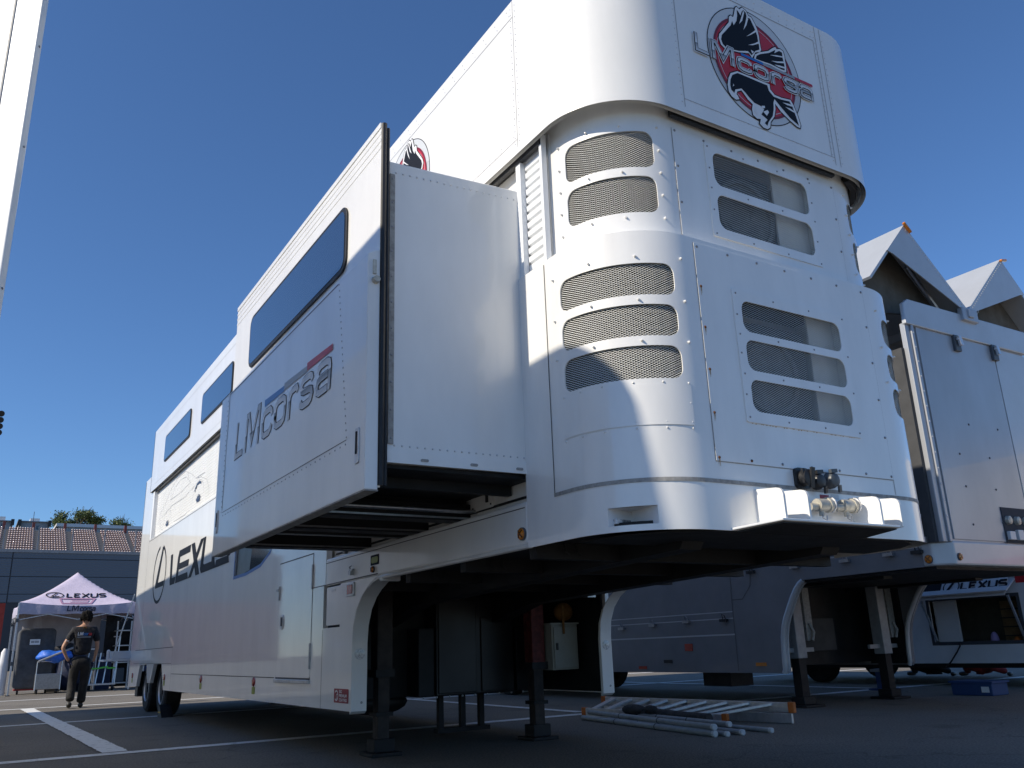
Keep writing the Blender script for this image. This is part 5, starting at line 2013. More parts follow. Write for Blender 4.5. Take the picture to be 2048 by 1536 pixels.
m.build('red_band', 'decal_red', ST)
m = MB()
for pl in (hole,):
    stroke(m, lambda a, b, l: (SX - l, a, b), pl, 0.05, 0.004, True)
m.build('hatch_frame', 'dark_gap', ST, fixn=False)
m = MB()
m.bar((SX - 0.01, 4.75, 1.50), (SX - 0.30, 4.75, 1.33), 1.5, 0.02, up=(0.5, 0, 1))
m.prism([(SX - 0.02, 4.05, 1.62), (SX - 0.02, 5.45, 1.62), (SX - 0.26, 5.45, 1.27), (SX - 0.26, 4.05, 1.27)], (0, 0, 0.02))
fp_ = m.build('hatch_flap', 'white_box', ST)


def flap(a, b, l):
    # a along reading direction, b up the flap
    t = b / 0.42
    return (SX - 0.26 + 0.24 * t - 0.01 - l, 5.05 - a, 1.272 + 0.35 * t)


lettering('wordmark', 'LEXUS', lambda a, b, l: flap(a + 0.30, b + 0.14, l), 0.72, 0.13, 0.035, 'decal_black', fp_, 0, 0.014)
m = MB()
stroke(m, flap, ellipse(0.15, 0.21, 0.125, 0.125, 30), 0.018, 0.014, True)
poly(m, flap, [(0.17, 0.32), (0.21, 0.32), (0.13, 0.15), (0.25, 0.15), (0.24, 0.12), (0.07, 0.12), (0.07, 0.14)], 0.016)
m.build('round_logo', 'decal_black', fp_, fixn=False)
m = MB()
m.sheet([flap(-0.37, 0.10, 0.013), flap(-0.02, 0.10, 0.013), flap(-0.02, 0.40, 0.013), flap(-0.37, 0.40, 0.013)])
m.build('dark_label', 'decal_black', fp_, fixn=False)
lettering('wordmark', 'US', lambda a, b, l: (SX - l, 3.98 - a, 0.82 + b), 0.42, 0.10, 0.03, 'decal_black', ST, 0, 0.004)
m = MB()
m.box(SX + 0.06, SX + 0.75, 3.98, 5.5, 0.56, 0.60)
m.box(SX + 0.75, SX + 0.80, 3.98, 5.5, 0.40, 1.5)
ct = m.build('counter', 'interior', ST)
m = MB()
m.box(SX + 0.70, SX + 0.75, 4.1, 4.7, 0.62, 1.22)
m.build('back_board', 'wood', ST)
m = MB()
for k in range(4):
    m.box(SX + 0.55, SX + 0.70, 4.15, 4.65, 0.70 + 0.13 * k, 0.715 + 0.13 * k)
m.build('shelf', 'dark_gap', ST)
m = MB()
m.box(SX + 0.1, SX + 0.14, 5.05, 5.42, 0.60, 1.27)
m.build('inner_jamb', 'white_box', ST)
m = MB()
m.bar((SX + 0.02, 4.04, 0.66), (SX - 0.20, 4.05, 1.27), 0.03, 0.02)
m.build('flap_stay', 'alu', ST)
m = MB()
m.bar((SX + 0.02, 5.40, 0.66), (SX - 0.20, 5.42, 1.27), 0.03, 0.02)
m.build('flap_stay', 'alu', ST)
m = MB()
m.tube([(SX - 0.005, 5.0, 0.62), (SX - 0.05, 5.06, 0.50), (SX - 0.04, 5.2, 0.35), (SX - 0.03, 5.3, 0.27)], 0.012, 6)
o = m.build('cable', 'plastic_black')
tag(o, 'thin black cable hanging from the serving hatch of the service truck', 'cable')
for (y, r, h, mt_, lab, nm, cat) in ((4.55, 0.06, 0.17, 'purple', 'pale purple bag standing in the serving hatch', 'plastic_bag', 'bag'), (4.22, 0.055, 0.09, 'orange', 'orange pot at the right end of the serving hatch', 'orange_pot', 'pot')):
    m = MB()
    m.lathe((SX + 0.14, y, 0.60), (0, 0, 1), [(0, r * 0.8), (h * 0.4, r), (h * 0.8, r * 0.7), (h, r * 0.3)], 12)
    tag(m.build(nm, mt_, None, smooth=True), lab, cat)
for x in (10.7, 12.4):
    for y in (0.2, 8.0):
        m = MB()
        m.lathe((x, y, 0.36), (1, 0, 0), [(0, 0.2), (0, 0.33), (0.03, 0.36), (0.19, 0.36), (0.22, 0.33), (0.22, 0.2)], 20)
        m.build('wheel', 'tyre', ST, smooth=True)
m = MB()
m.box(SX + 0.1, 12.7, -1.4, 9.4, 0.26, 0.33)
m.build('chassis', 'black_metal', ST)
# low blue crate and blue stand on the asphalt
o = thing('tool_crate', 'low dark blue crate with a white label on the asphalt below the service truck', 'crate', (8.8, 3.9, 0))
m = MB()
m.box(8.62, 8.98, 3.60, 4.15, 0.0, 0.15)
cr_ = m.build('crate_body', 'blue_box', o, bevel=0.01)
m = MB()
m.box(8.60, 9.0, 3.58, 4.17, 0.15, 0.175)
m.build('crate_rim', 'blue_box', o)
m = MB()
m.box(8.614, 8.62, 3.64, 3.74, 0.04, 0.11)
m.build('crate_label', 'decal_white', o)
o = thing('axle_stand', 'small blue-grey stand on the asphalt behind the silver trailer leg', 'stand', (9.2, 5.6, 0))
m = MB()
m.box(9.05, 9.35, 5.45, 5.75, 0.0, 0.03)
m.build('stand_base', 'blue_box', o)
m = MB()
m.box(9.14, 9.26, 5.54, 5.66, 0.03, 0.26)
m.build('stand_column', 'blue_box', o)
m = MB()
m.box(9.08, 9.32, 5.50, 5.70, 0.26, 0.30)
m.build('stand_top', 'pole_grey', o)

# ------------------------------------------------------------------ ladder and poles on the ground
LD = thing('step_ladder', 'folded aluminium ladder with orange end caps lying under the race trailer', 'ladder', (4.0, 4.5, 0))
A0, A1 = Vector((3.73, 5.62, 0)), Vector((3.96, 3.60, 0))
B0_, B1 = Vector((4.10, 5.72, 0)), Vector((4.36, 3.10, 0))
for a, b, zs in ((A0, A1, (0.05,)), (B0_, B1, (0.05, 0.15))):
    for z in zs:
        m = MB()
        m.bar((a.x, a.y, z), (b.x, b.y, z), 0.03, 0.09)
        rl_ = m.build('rail', 'alu', LD, bevel=0.004)
    for e, dr_ in ((a, 1), (b, -1)):
        m = MB()
        d = (b - a).normalized() * dr_
        zt = zs[-1]
        m.bar((e.x - d.x * 0.04, e.y - d.y * 0.04, zt), (e.x + d.x * 0.03, e.y + d.y * 0.03, zt), 0.042, 0.10)
        m.build('end_cap', 'orange', LD, bevel=0.008)
for k in range(9):
    t = (k + 0.6) / 9.4
    p = A0.lerp(A1, t)
    q = B0_.lerp(B1, t)
    m = MB()
    m.bar((p.x, p.y, 0.075), (q.x, q.y, 0.175), 0.075, 0.025)
    m.build('rung', 'alu', LD, bevel=0.003)
POLES = [((3.43, 5.25), (3.08, 2.86), 0.026, 0.026), ((3.50, 5.22), (3.10, 2.88), 0.026, 0.078), ((3.52, 4.9), (3.17, 2.80), 0.022, 0.022), ((3.60, 4.8), (3.33, 2.78), 0.024, 0.024), ((3.60, 4.6), (3.40, 3.0), 0.024, 0.074), ((3.75, 4.6), (3.62, 2.72), 0.022, 0.022)]
PL = ['nearest grey tent pole lying on the asphalt', 'grey tent pole stacked on the nearest pole', 'thin grey tent pole just behind the nearest pole', 'grey tent pole with white end lying in the middle of the bundle', 'grey tent pole lying on top of the bundle by the ladder', 'grey tent pole reaching furthest right beside the ladder']
for (a, b, r, z), lab in zip(POLES, PL):
    m = MB()
    m.tube([(*a, z), (*b, z)], r, 12)
    po = m.build('tent_pole', 'pole_grey', None, smooth=True)
    tag(po, lab, 'pole', 'tent poles in a bundle beside the ladder')
    d = (Vector(b) - Vector(a)).normalized()
    m = MB()
    m.lathe((*b, z), (d.x, d.y, 0), [(0, r * 1.08), (0.03, r * 1.08), (0.035, r * 0.8)], 12)
    m.build('pole_cap', 'pole_cap', po)
    m = MB()
    for t in (0.3, 0.62):
        c = Vector(a).lerp(Vector(b), t)
        m.lathe((*c, z), (d.x, d.y, 0), [(0, r * 1.1), (0.012, r * 1.1)], 12)
    m.build('pole_band', 'plastic_black', po)
m = MB()
m.tube([(3.60, 4.6, 0.08), (3.60, 4.2, 0.10), (3.56, 3.75, 0.095), (3.52, 3.35, 0.10)], [0.035, 0.05, 0.045, 0.042], 12)
o = m.build('cloth_roll', 'cloth_dark', None, smooth=True)
tag(o, 'dark rolled cloth lying on the poles beside the ladder', 'cloth roll')
m = MB()
m.ball((3.60, 4.55, 0.12), 0.12, 10, 7, (0.7, 1.6, 0.5))
m.ball((3.57, 4.25, 0.14), 0.07, 8, 6, (0.8, 1.4, 0.6))
o = m.build('cloth_bundle', 'cloth_dark', None, smooth='full')
tag(o, 'crumpled dark cloth bundle between ladder and poles', 'cloth')

# ------------------------------------------------------------------ canopy tent
TX0, TX1, TY0, TY1 = -1.38, 1.62, 24.9, 27.9
TCX, TCY = (TX0 + TX1) / 2, (TY0 + TY1) / 2
TT = thing('canopy_tent', 'pale lilac pop-up canopy tent with printed roof beside the race trailer', 'tent', (TCX, TCY, 0))
EV, PK = 2.46, 3.42


def tent_z(x, y):
    u = max(abs(x - TCX) / ((TX1 - TX0) / 2), abs(y - TCY) / ((TY1 - TY0) / 2))
    v = min(abs(x - TCX) / ((TX1 - TX0) / 2), abs(y - TCY) / ((TY1 - TY0) / 2))
    t = 1 - u
    z = EV + (PK - EV) * (0.62 * t + 0.38 * t * t)
    return z - 0.10 * (u * u) * (1 - v * v) * (1 if u > 0.02 else 0)


m = MB()
N = 28
vs_ = []
for j in range(N + 1):
    for i in range(N + 1):
        x = TX0 + (TX1 - TX0) * i / N
        y = TY0 + (TY1 - TY0) * j / N
        vs_.append((x, y, tent_z(x, y)))
fs = [(j * (N + 1) + i, j * (N + 1) + i + 1, (j + 1) * (N + 1) + i + 1, (j + 1) * (N + 1) + i) for j in range(N) for i in range(N)]
m.add(vs_, fs)
cn = m.build('canopy', 'tent_cloth', TT, smooth='full', fixn=False)
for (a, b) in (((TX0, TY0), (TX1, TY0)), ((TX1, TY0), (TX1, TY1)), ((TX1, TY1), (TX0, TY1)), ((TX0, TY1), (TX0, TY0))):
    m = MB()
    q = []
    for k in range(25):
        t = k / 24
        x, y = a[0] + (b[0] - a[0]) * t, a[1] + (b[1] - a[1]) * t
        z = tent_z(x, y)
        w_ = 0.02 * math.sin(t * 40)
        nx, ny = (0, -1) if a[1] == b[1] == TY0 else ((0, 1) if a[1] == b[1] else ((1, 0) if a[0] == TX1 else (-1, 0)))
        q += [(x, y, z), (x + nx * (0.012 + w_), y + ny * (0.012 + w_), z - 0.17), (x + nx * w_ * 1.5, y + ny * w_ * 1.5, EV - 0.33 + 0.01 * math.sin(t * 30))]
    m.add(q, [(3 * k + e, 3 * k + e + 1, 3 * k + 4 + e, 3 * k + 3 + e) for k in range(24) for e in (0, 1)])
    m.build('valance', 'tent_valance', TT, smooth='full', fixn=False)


def on_tent(a, b, l):
    x, y = TCX + a, TY0 + b
    return (x, y - l * 0.5, tent_z(x, y) + 0.012 + l)


lettering('wordmark', 'LEXUS', lambda a, b, l: on_tent(a - 0.33, 0.40 + b, l), 1.05, 0.20, 0.042, 'decal_black', TT, 0.1, 0.004)
m = MB()
stroke(m, on_tent, ellipse(-0.62, 0.50, 0.22, 0.13, 26), 0.03, 0.006, True)
stroke(m, on_tent, [(-0.56, 0.60), (-0.70, 0.44), (-0.50, 0.44)], 0.035, 0.008)
m.build('round_logo', 'decal_black', TT, fixn=False)
m = MB()
for pl in ([(-0.48, 0.33), (0.42, 0.33), (0.30, 0.08), (-0.44, 0.08)],):
    stroke(m, on_tent, pl, 0.05, 0.006, True)
stroke(m, on_tent, [(-0.2, 0.25), (0.25, 0.25), (0.2, 0.16), (-0.25, 0.16)], 0.03, 0.007)
m.build('printed_badge', 'decal_pink', TT, fixn=False)
for i_, (wd, x0, wdt, mt_) in enumerate((('LM', -0.36, 0.30, 'decal_navy'), ('corsa', -0.03, 0.40, 'decal_navy'))):
    lettering('team_name', wd, lambda a, b, l, x0=x0: (TCX + 0.05 + x0 + a, TY0 - 0.045 - l, 2.20 + b), wdt, 0.16, 0.03, mt_, TT, 0.1, 0.004)
for x, y in ((TX0, TY0), (TX1, TY0), (TX0, TY1), (TX1, TY1)):
    m = MB()
    m.box(x - 0.022, x + 0.022, y - 0.022, y + 0.022, 0.02, EV - 0.02)
    lg_ = m.build('leg', 'alu', TT, bevel=0.004)
    m = MB()
    m.box(x - 0.05, x + 0.05, y - 0.05, y + 0.05, 0, 0.02)
    m.build('foot', 'plastic_black', lg_)
    m = MB()
    m.box(x - 0.034, x + 0.034, y - 0.034, y + 0.034, 0.78, 0.88)
    m.box(x - 0.034, x + 0.034, y - 0.034, y + 0.034, 1.92, 2.02)
    m.build('leg_clamp', 'plastic_grey', lg_)
m = MB()
for y in (TY0, TY1):
    for k in range(2):
        xa = TX0 + 1.5 * k
        m.bar((xa, y + 0.03, 2.28), (xa + 1.5, y + 0.03, 1.98), 0.022, 0.022)
        m.bar((xa, y + 0.05, 1.98), (xa + 1.5, y + 0.05, 2.28), 0.022, 0.022)
for x in (TX0, TX1):
    for k in range(2):
        ya = TY0 + 1.5 * k
        m.bar((x, ya, 2.28), (x, ya + 1.5, 1.98), 0.022, 0.022)
        m.bar((x, ya, 1.98), (x, ya + 1.5, 2.28), 0.022, 0.022)
m.build('truss_bar', 'alu', TT)
m = MB()
q = []
for k in range(31):
    x = TX0 + 0.05 + 2.4 * k / 30
    q += [(x, TY1 - 0.05 + 0.03 * math.sin(k * 1.3), 2.35), (x, TY1 - 0.05 + 0.05 * math.sin(k * 1.1), 1.22 - 0.1 * math.sin(k * 0.12))]
m.add(q, [(2 * k, 2 * k + 1, 2 * k + 3, 2 * k + 2) for k in range(30)])
m.build('back_curtain', 'tent_back', TT, smooth='full', fixn=False)

# ------------------------------------------------------------------ things stored under the tent


def cart(name, label, x, y, w, d, h):
    t = thing(name, label, 'cart', (x, y, 0))
    a = MB()
    a.box(x - w / 2, x + w / 2, y - d / 2, y + d / 2, 0.12, h * 0.62)
    a.build('body', 'steel', t, bevel=0.01)
    a = MB()
    a.tube([(x - w / 2, y - d / 2, 0.1), (x - w / 2, y - d / 2, h), (x + w / 2, y - d / 2, h), (x + w / 2, y - d / 2, 0.1)], 0.015, 8)
    a.build('handle', 'alu', t)
    a = MB()
    for s_ in (1, -1):
        a.bar((x - w / 2, y - d / 2 - 0.004, 0.14), (x + w / 2, y - d / 2 - 0.004, h * 0.6), 0.01, 0.01) if s_ > 0 else a.bar((x - w / 2, y - d / 2 - 0.004, h * 0.6), (x + w / 2, y - d / 2 - 0.004, 0.14), 0.01, 0.01)
    a.build('cross_rib', 'steel', t)
    for sx_ in (-1, 1):
        for sy_ in (-1, 1):
            a = MB()
            a.lathe((x + sx_ * w * 0.4 - 0.02, y + sy_ * d * 0.4, 0.06), (1, 0, 0), [(0, 0.06), (0.04, 0.06)], 12)
            a.build('caster', 'rubber', t)
    return t


cart('steel_cart', 'small steel cart with crossed ribs under the tent', -0.42, 25.6, 0.62, 0.5, 0.86)
o = thing('covered_rack', 'tall rack under a dark grey fitted cover with a white label', 'covered rack', (-0.85, 26.2, 0))
m = MB()
m.prism([(a, 25.85, b) for a, b in rrect(-1.25, -0.30, 0.14, 1.78, 0.13, 5)], (0, 0.8, 0))
cv_ = m.build('cover', 'cover_grey', o, bevel=0.05, segs=3)
m = MB()
m.sheet([(-0.96, 25.79, 1.33), (-0.70, 25.79, 1.33), (-0.70, 25.79, 1.48), (-0.96, 25.79, 1.48)])
lb_ = m.build('label', 'decal_white', cv_, fixn=False)
m = MB()
for k, (a, b) in enumerate(((-0.93, -0.85), (-0.84, -0.78), (-0.78, -0.73))):
    m.sheet([(a, 25.786, 1.38), (b, 25.786, 1.38), (b, 25.786, 1.44), (a, 25.786, 1.44)])
m.build('label_print', 'decal_grey', cv_, fixn=False)
for sx_ in (-1.12, -0.42):
    m = MB()
    m.lathe((sx_ - 0.02, 25.95, 0.07), (1, 0, 0), [(0, 0.07), (0.05, 0.07)], 12)
    m.build('caster', 'rubber', o)
m = MB()
m.box(-1.2, -0.35, 25.9, 26.6, 0.10, 0.14)
m.build('rack_base', 'red_cloth', o)


def lump(name, label, cat, c, r, sc, mt_, seed, n=16, mm=10, amp=0.22):
    rnd = random.Random(seed)
    ph = [rnd.uniform(0, 6) for _ in range(6)]
    a = MB()
    a.ball((0, 0, 0), r, n, mm, sc)
    v = []
    for p in a.v:
        k = 1 + amp * (math.sin(9 * p[0] / r * 0.5 + ph[0]) * math.sin(7 * p[2] / r * 0.5 + ph[1]) + 0.6 * math.sin(15 * p[1] / r * 0.4 + ph[2] + 5 * p[0]))
        v.append((c[0] + p[0] * k, c[1] + p[1] * k, max(0.0, c[2] + p[2] * k)))
    a.v = v
    return tag(a.build(name, mt_, None, smooth='full'), label, cat)


lump('tarp_bundle', 'bright blue tarp bundle heaped on the steel cart', 'tarp', (-0.30, 25.45, 1.0), 0.36, (1.3, 0.7, 0.42), 'tarp_blue', 3)
lump('tarp_bundle', 'dark navy covered heap right of the steel cart under the tent', 'tarp', (0.20, 26.0, 0.62), 0.58, (0.75, 0.7, 1.05), 'tarp_navy', 5, amp=0.10)
lump('bag', 'black long bag lying across the blue tarp', 'bag', (0.05, 25.5, 1.18), 0.3, (1.5, 0.5, 0.45), 'bag_black', 8)
o = MB()
o.tube([(-0.72, 25.2, 0.86), (-0.3, 25.25, 1.04), (0.15, 25.3, 1.22)], 0.03, 8)
tag(o.build('folded_parasol', 'pole_grey', None, smooth=True), 'folded grey pole sticking out of the blue tarp', 'pole')
# hand truck with green straps
o = thing('hand_truck', 'silver trolley loaded with poles and bright green straps behind the person', 'trolley', (0.95, 25.8, 0))
m = MB()
m.box(0.45, 1.35, 25.5, 26.1, 0.16, 0.2)
m.build('deck', 'alu', o)
for x in (0.50, 0.66, 0.82, 1.02, 1.28):
    m = MB()
    m.tube([(x, 25.6, 0.2), (x + 0.10, 25.75, 1.05)], 0.02, 8)
    m.build('upright', 'alu', o)
m = MB()
m.tube([(1.32, 25.55, 0.2), (1.38, 25.6, 1.5), (1.20, 25.6, 1.5)], 0.018, 8)
m.build('handle', 'alu', o)
m = MB()
m.box(0.44, 0.86, 25.57, 25.60, 0.60, 0.64)
m.box(1.10, 1.36, 25.57, 25.60, 0.60, 0.64)
m.bar((0.86, 25.58, 0.62), (1.12, 25.58, 0.66), 0.03, 0.04)
m.build('strap', 'strap_green', o)
for x in (0.55, 1.25):
    m = MB()
    m.lathe((x, 25.55, 0.09), (1, 0, 0), [(0, 0.09), (0.05, 0.09)], 14)
    m.build('wheel', 'rubber', o)
# shelf rack with dark stuff
o = thing('shelf_rack', 'tall dark shelf rack filled with black cases beside the race trailer tail', 'rack', (2.0, 27.4, 0))
for x in (1.45, 1.85, 2.30, 2.75):
    m = MB()
    m.box(x, x + 0.04, 27.0, 27.04, 0.0, 2.0)
    m.build('upright', 'alu', o)
for z in (0.15, 0.75, 1.25, 1.7):
    m = MB()
    m.box(1.45, 2.8, 27.0, 27.6, z, z + 0.03)
    m.build('shelf', 'alu', o)
m = MB()
m.box(1.2, 2.9, 27.65, 27.68, 0.05, 2.2)
m.build('back_cover', 'bag_black', o)
for i_, (x, z, w_, h, mt_, lab) in enumerate(((1.55, 0.78, 0.3, 0.3, 'tarp_navy', 'dark blue case on the middle shelf of the rack'), (1.95, 0.78, 0.28, 0.34, 'bag_black', 'black case beside the dark blue case on the rack'), (2.38, 0.18, 0.3, 0.45, 'blue_box', 'blue case on the bottom shelf of the rack'), (1.52, 0.18, 0.26, 0.42, 'plastic_grey', 'grey case on the bottom shelf of the rack'), (1.95, 1.28, 0.5, 0.3, 'bag_black', 'wide black case on the upper shelf of the rack'))):
    m = MB()
    m.box(x, x + w_, 27.05, 27.45, z + 0.005, z + h)
    tag(m.build('storage_case', mt_, None, bevel=0.02), lab, 'case')
for (x, y, w_, h, mt_, lab) in ((0.62, 26.6, 0.42, 0.72, 'bag_black', 'black upright case behind the trolley under the tent'), (1.15, 26.7, 0.4, 0.95, 'tarp_navy', 'tall dark blue case behind the trolley under the tent'), (-0.15, 26.9, 0.35, 0.9, 'cover_grey', 'grey upright case between the covered rack and the table')):
    m = MB()
    m.box(x - w_ / 2, x + w_ / 2, y, y + 0.35, 0.0, h)
    tag(m.build('equipment_case', mt_, None, bevel=0.02), lab, 'case')
o = MB()
o.box(-0.2, 1.2, 27.3, 27.34, 0.55, 1.05)
tag(o.build('leaning_board', 'silver_side', None), 'flat grey board leaning at the back under the tent', 'board')
o = thing('rolling_table', 'low grey table frame at the back under the tent', 'table', (0.4, 27.0, 0))
m = MB()
m.box(0.0, 0.95, 26.7, 27.2, 1.16, 1.20)
m.build('table_top', 'alu', o)
for x in (0.02, 0.9):
    for y in (26.72, 27.15):
        m = MB()
        m.box(x, x + 0.03, y, y + 0.03, 0, 1.16)
        m.build('leg', 'alu', o)
o = MB()
o.tube([(-1.55, 26.0, 0.0), (-1.55, 26.0, 0.75), (-1.53, 26.0, 0.9), (-1.53, 26.0, 1.15), (-1.53, 26.0, 1.25)], [0.13, 0.14, 0.11, 0.10, 0.04], 14)
tag(o.build('gas_bottle', 'white_box', None, smooth=True), 'white gas bottle standing at the left tent leg', 'bottle')

# ------------------------------------------------------------------ grandstand and what stands behind it
GY = 137.4
GS = thing('grandstand', 'grey clad grandstand with blocks of brown seats behind the tent', 'grandstand', (6, GY, 0))
WX0, WX1 = -40.0, 70.0
wtop = 16.0
m = MB()
m.box(WX0, WX1, GY + 0.06, GY + 0.8, 0, wtop)
gb = m.build('wall_core', 'dark_gap', GS)
rows = [(9.1, 10.18), (10.28, 12.58), (12.7, 15.1), (15.22, wtop)]
for (z0, z1) in rows:
    for xa, xb in ((-34, -16.5), (-16.4, 1.5), (1.66, 19.4), (19.5, 37)):
        m = MB()
        m.box(xa, xb, GY, GY + 0.06, z0, z1)
        m.build('cladding_panel', 'wall_sheet', gb)
m = MB()
m.box(WX0, WX1, GY - 0.1, GY + 2.0, wtop, wtop + 0.42)
m.build('parapet', 'concrete', GS)
m = MB()
m.box(WX0, 1.5, GY - 0.1, GY, 0.0, 9.0)
rw = m.build('red_wall', 'red_wall', GS)
m = MB()
m.box(1.5, WX1, GY - 0.1, GY, 0.0, 9.0)
m.build('dark_wall', 'dark_gap', GS)
for z in (6.4, 5.45):
    m = MB()
    m.lathe((0.45, GY - 0.1, z), (0, -1, 0), [(0, 0.40), (0.03, 0.40)], 20)
    sg_ = m.build('round_sign', 'decal_light', rw)
    m = MB()
    m.lathe((0.45, GY - 0.135, z), (0, -1, 0), [(0, 0.27), (0.01, 0.27)], 16)
    m.build('sign_disc', 'decal_grey', sg_)
m = MB()
m.prism([(WX0, GY + 2.0, 15.8), (WX0, GY + 17, 15.8), (WX0, GY + 17, 21.3), (WX0, GY + 15.8, 21.2), (WX0, GY + 2.0, 16.2)], (WX1 - WX0, 0, 0))
m.build('terrace', 'dark_gap', GS)
bx = [(-4.0, -0.15), (0.6, 4.15), (4.95, 8.6), (9.4, 13.0), (13.7, 17.4), (18.0, 21.7)]
for (x0, x1) in bx:
    a, b = MB(), MB()
    for r in range(11):
        y = GY + 2.7 + 1.31 * r
        z = 16.55 + 0.475 * r
        for c in range(10):
            x = x0 + (x1 - x0) * (c + 0.5) / 10 + 0.04 * r
            w_ = (x1 - x0) / 10 * 0.40
            a.box(x - w_, x + w_, y + 0.40, y + 0.50, z + 0.0, z + 0.30)
            a.box(x - w_, x + w_, y - 0.10, y + 0.40, z - 0.06, z)
            b.ball((x, y + 0.36, z + 0.26), 0.13, 8, 6, (w_ / 0.13 * 0.95, 0.9, 0.85))  # rounded seat back, its glint put into the pale colour
    sb = stuff(a.build('seat_block', 'seat_brown', GS))
    stuff(b.build('seat_glints', 'seat_glint', sb, smooth='full', fixn=False))
for x in (0.25, 4.55, 9.0, 13.35, 17.7):
    m = MB()
    m.box(x - 0.09, x + 0.09, GY + 2.05, GY + 2.2, 16.4, 20.0)
    m.build('rail_post', 'concrete', GS)
for x in (0.3, 4.4, 8.9, 13.4, 18.0):
    m = MB()
    m.box(x - 0.2, x + 0.2, GY + 16.4, GY + 16.8, 21.2, 22.6)
    m.build('roof_post', 'post_red', GS)
BY = 166.2


def block(name, label, x0, x1, z0, z1, roof, wins, mt_='building_grey', y=BY):
    t = thing(name, label, 'building', ((x0 + x1) / 2, y + 2, 0))
    a = MB()
    a.box(x0, x1, y, y + 12, 0, z1)
    w_ = a.build('wall', mt_, t)
    a = MB()
    a.box(x0 - 0.3, x1 + 0.3, y - 0.3, y + 12.3, z1, z1 + roof)
    a.build('roof', 'white_wall' if roof > 0.3 else 'concrete', t)
    for (wx, wz, ww, wh) in wins:
        a = MB()
        a.box(wx, wx + ww, y - 0.03, y, wz, wz + wh)
        f_ = a.build('window', 'dark_gap', w_)
        a = MB()
        a.box(wx + 0.05, wx + ww / 2 - 0.02, y - 0.04, y - 0.03, wz + 0.05, wz + wh - 0.05)
        a.box(wx + ww / 2 + 0.02, wx + ww - 0.05, y - 0.04, y - 0.03, wz + 0.05, wz + wh - 0.05)
        a.build('pane', 'glass', f_)
    return t


b1 = block('paddock_building', 'grey block with white box on its roof left of the tree', 2.75, 7.35, 0, 24.3, 0.15, [(5.35, 23.1, 0.45, 0.6)])
m = MB()
m.box(4.35, 5.8, BY + 1.0, BY + 4, 24.45, 25.1)
m.build('roof_box', 'white_wall', b1)
m = MB()
m.tube([(4.8, BY + 0.6, 24.4), (4.8, BY + 0.6, 26.2)], 0.05, 5)
m.build('aerial', 'plastic_grey', b1)
for x in (2.75, 7.3):
    m = MB()
    m.box(x - 0.25, x + 0.25, BY - 0.7, BY, 23.6, 24.6)
    m.build('loudspeaker', 'plastic_black', b1)
b2 = block('paddock_building', 'grey block at the left picture edge above the seats', -9.0, 1.6, 0, 24.25, 0.15, [(0.1, 23.2, 0.45, 0.6)])
m = MB()
m.box(-6, 0.6, BY + 1.0, BY + 4, 24.4, 25.2)
m.build('roof_box', 'white_wall', b2)
m = MB()
m.box(1.45, 1.95, BY - 0.7, BY, 23.6, 24.6)
m.build('loudspeaker', 'plastic_black', b2)
b3 = block('paddock_building', 'long grey block with white roof edge below the tree', 8.7, 46.0, 0, 23.7, 0.55, [(12.0, 22.6, 1.5, 0.7), (18.4, 22.5, 1.1, 0.7), (21.6, 22.5, 1.6, 0.7)])


def tree(label, x, y, z0, h, rx, seed, n, bare=0.0):
    rnd = random.Random(seed)
    t = thing('tree', label, 'tree', (x, y, 0), 'trees behind the grandstand')
    a = MB()
    a.tube([(x, y, 0), (x + 0.05, y, z0 * 0.6), (x, y, z0 + h * 0.4)], [0.5, 0.4, 0.2], 10)
    tr = a.build('trunk', 'bark', t, smooth=True)
    a = MB()
    tips = []
    for k in range(16):
        an = rnd.uniform(0, 2 * PI)
        rr = rx * rnd.uniform(0.3, 0.95)
        zz = z0 + h * rnd.uniform(0.3, 0.98) * (1 - 0.35 * (rr / rx) ** 2)
        p = (x + rr * math.cos(an), y + rr * math.sin(an), zz)
        a.tube([(x, y, z0 + h * 0.05 * rnd.random()), ((x + p[0]) / 2, (y + p[1]) / 2, z0 + (zz - z0) * 0.6), p], [0.16, 0.09, 0.03], 5)
        tips.append(p)
    for k in range(int(14 * bare)):
        an = rnd.uniform(0, 2 * PI)
        p = (x + rx * 0.35 + rnd.uniform(-0.9, 1.3), y, z0 + h * rnd.uniform(1.0, 1.35))
        a.tube([(x + rx * 0.2, y, z0 + h * 0.4), p], [0.06, 0.025], 4)
    a.build('branch', 'bark', tr)
    for mt_, ph in (('leaf_a', 0), ('leaf_b', 1)):
        a = MB()
        for k in range(n // 2):
            p = tips[rnd.randrange(len(tips))]
            s_ = rnd.gauss(0, 0.6), rnd.gauss(0, 0.6), rnd.gauss(0, 0.42)
            c = Vector((p[0] + s_[0], p[1] + s_[1], p[2] + s_[2]))
            u_ = Vector((rnd.gauss(0, 1), rnd.gauss(0, 1), rnd.gauss(0, 0.7))).normalized()
            v_ = u_.cross(Vector((rnd.gauss(0, 1), rnd.gauss(0, 1), 1))).normalized()
            w_ = rnd.uniform(0.12, 0.26)
            a.add([c - u_ * w_, c - v_ * w_ * 0.55, c + u_ * w_, c + v_ * w_ * 0.55], [(0, 1, 2, 3)])
        cr = a.build('crown', mt_, t, fixn=False)
    return t


tree('bushy green tree rising behind the long grey block', 13.2, 187.8, 25.6, 4.2, 4.2, 11, 6500, 0.9)
tree('sparse small tree rising behind the grandstand near the race trailer', 21.3, 187.8, 26.0, 2.8, 1.6, 12, 1300, 0.5)
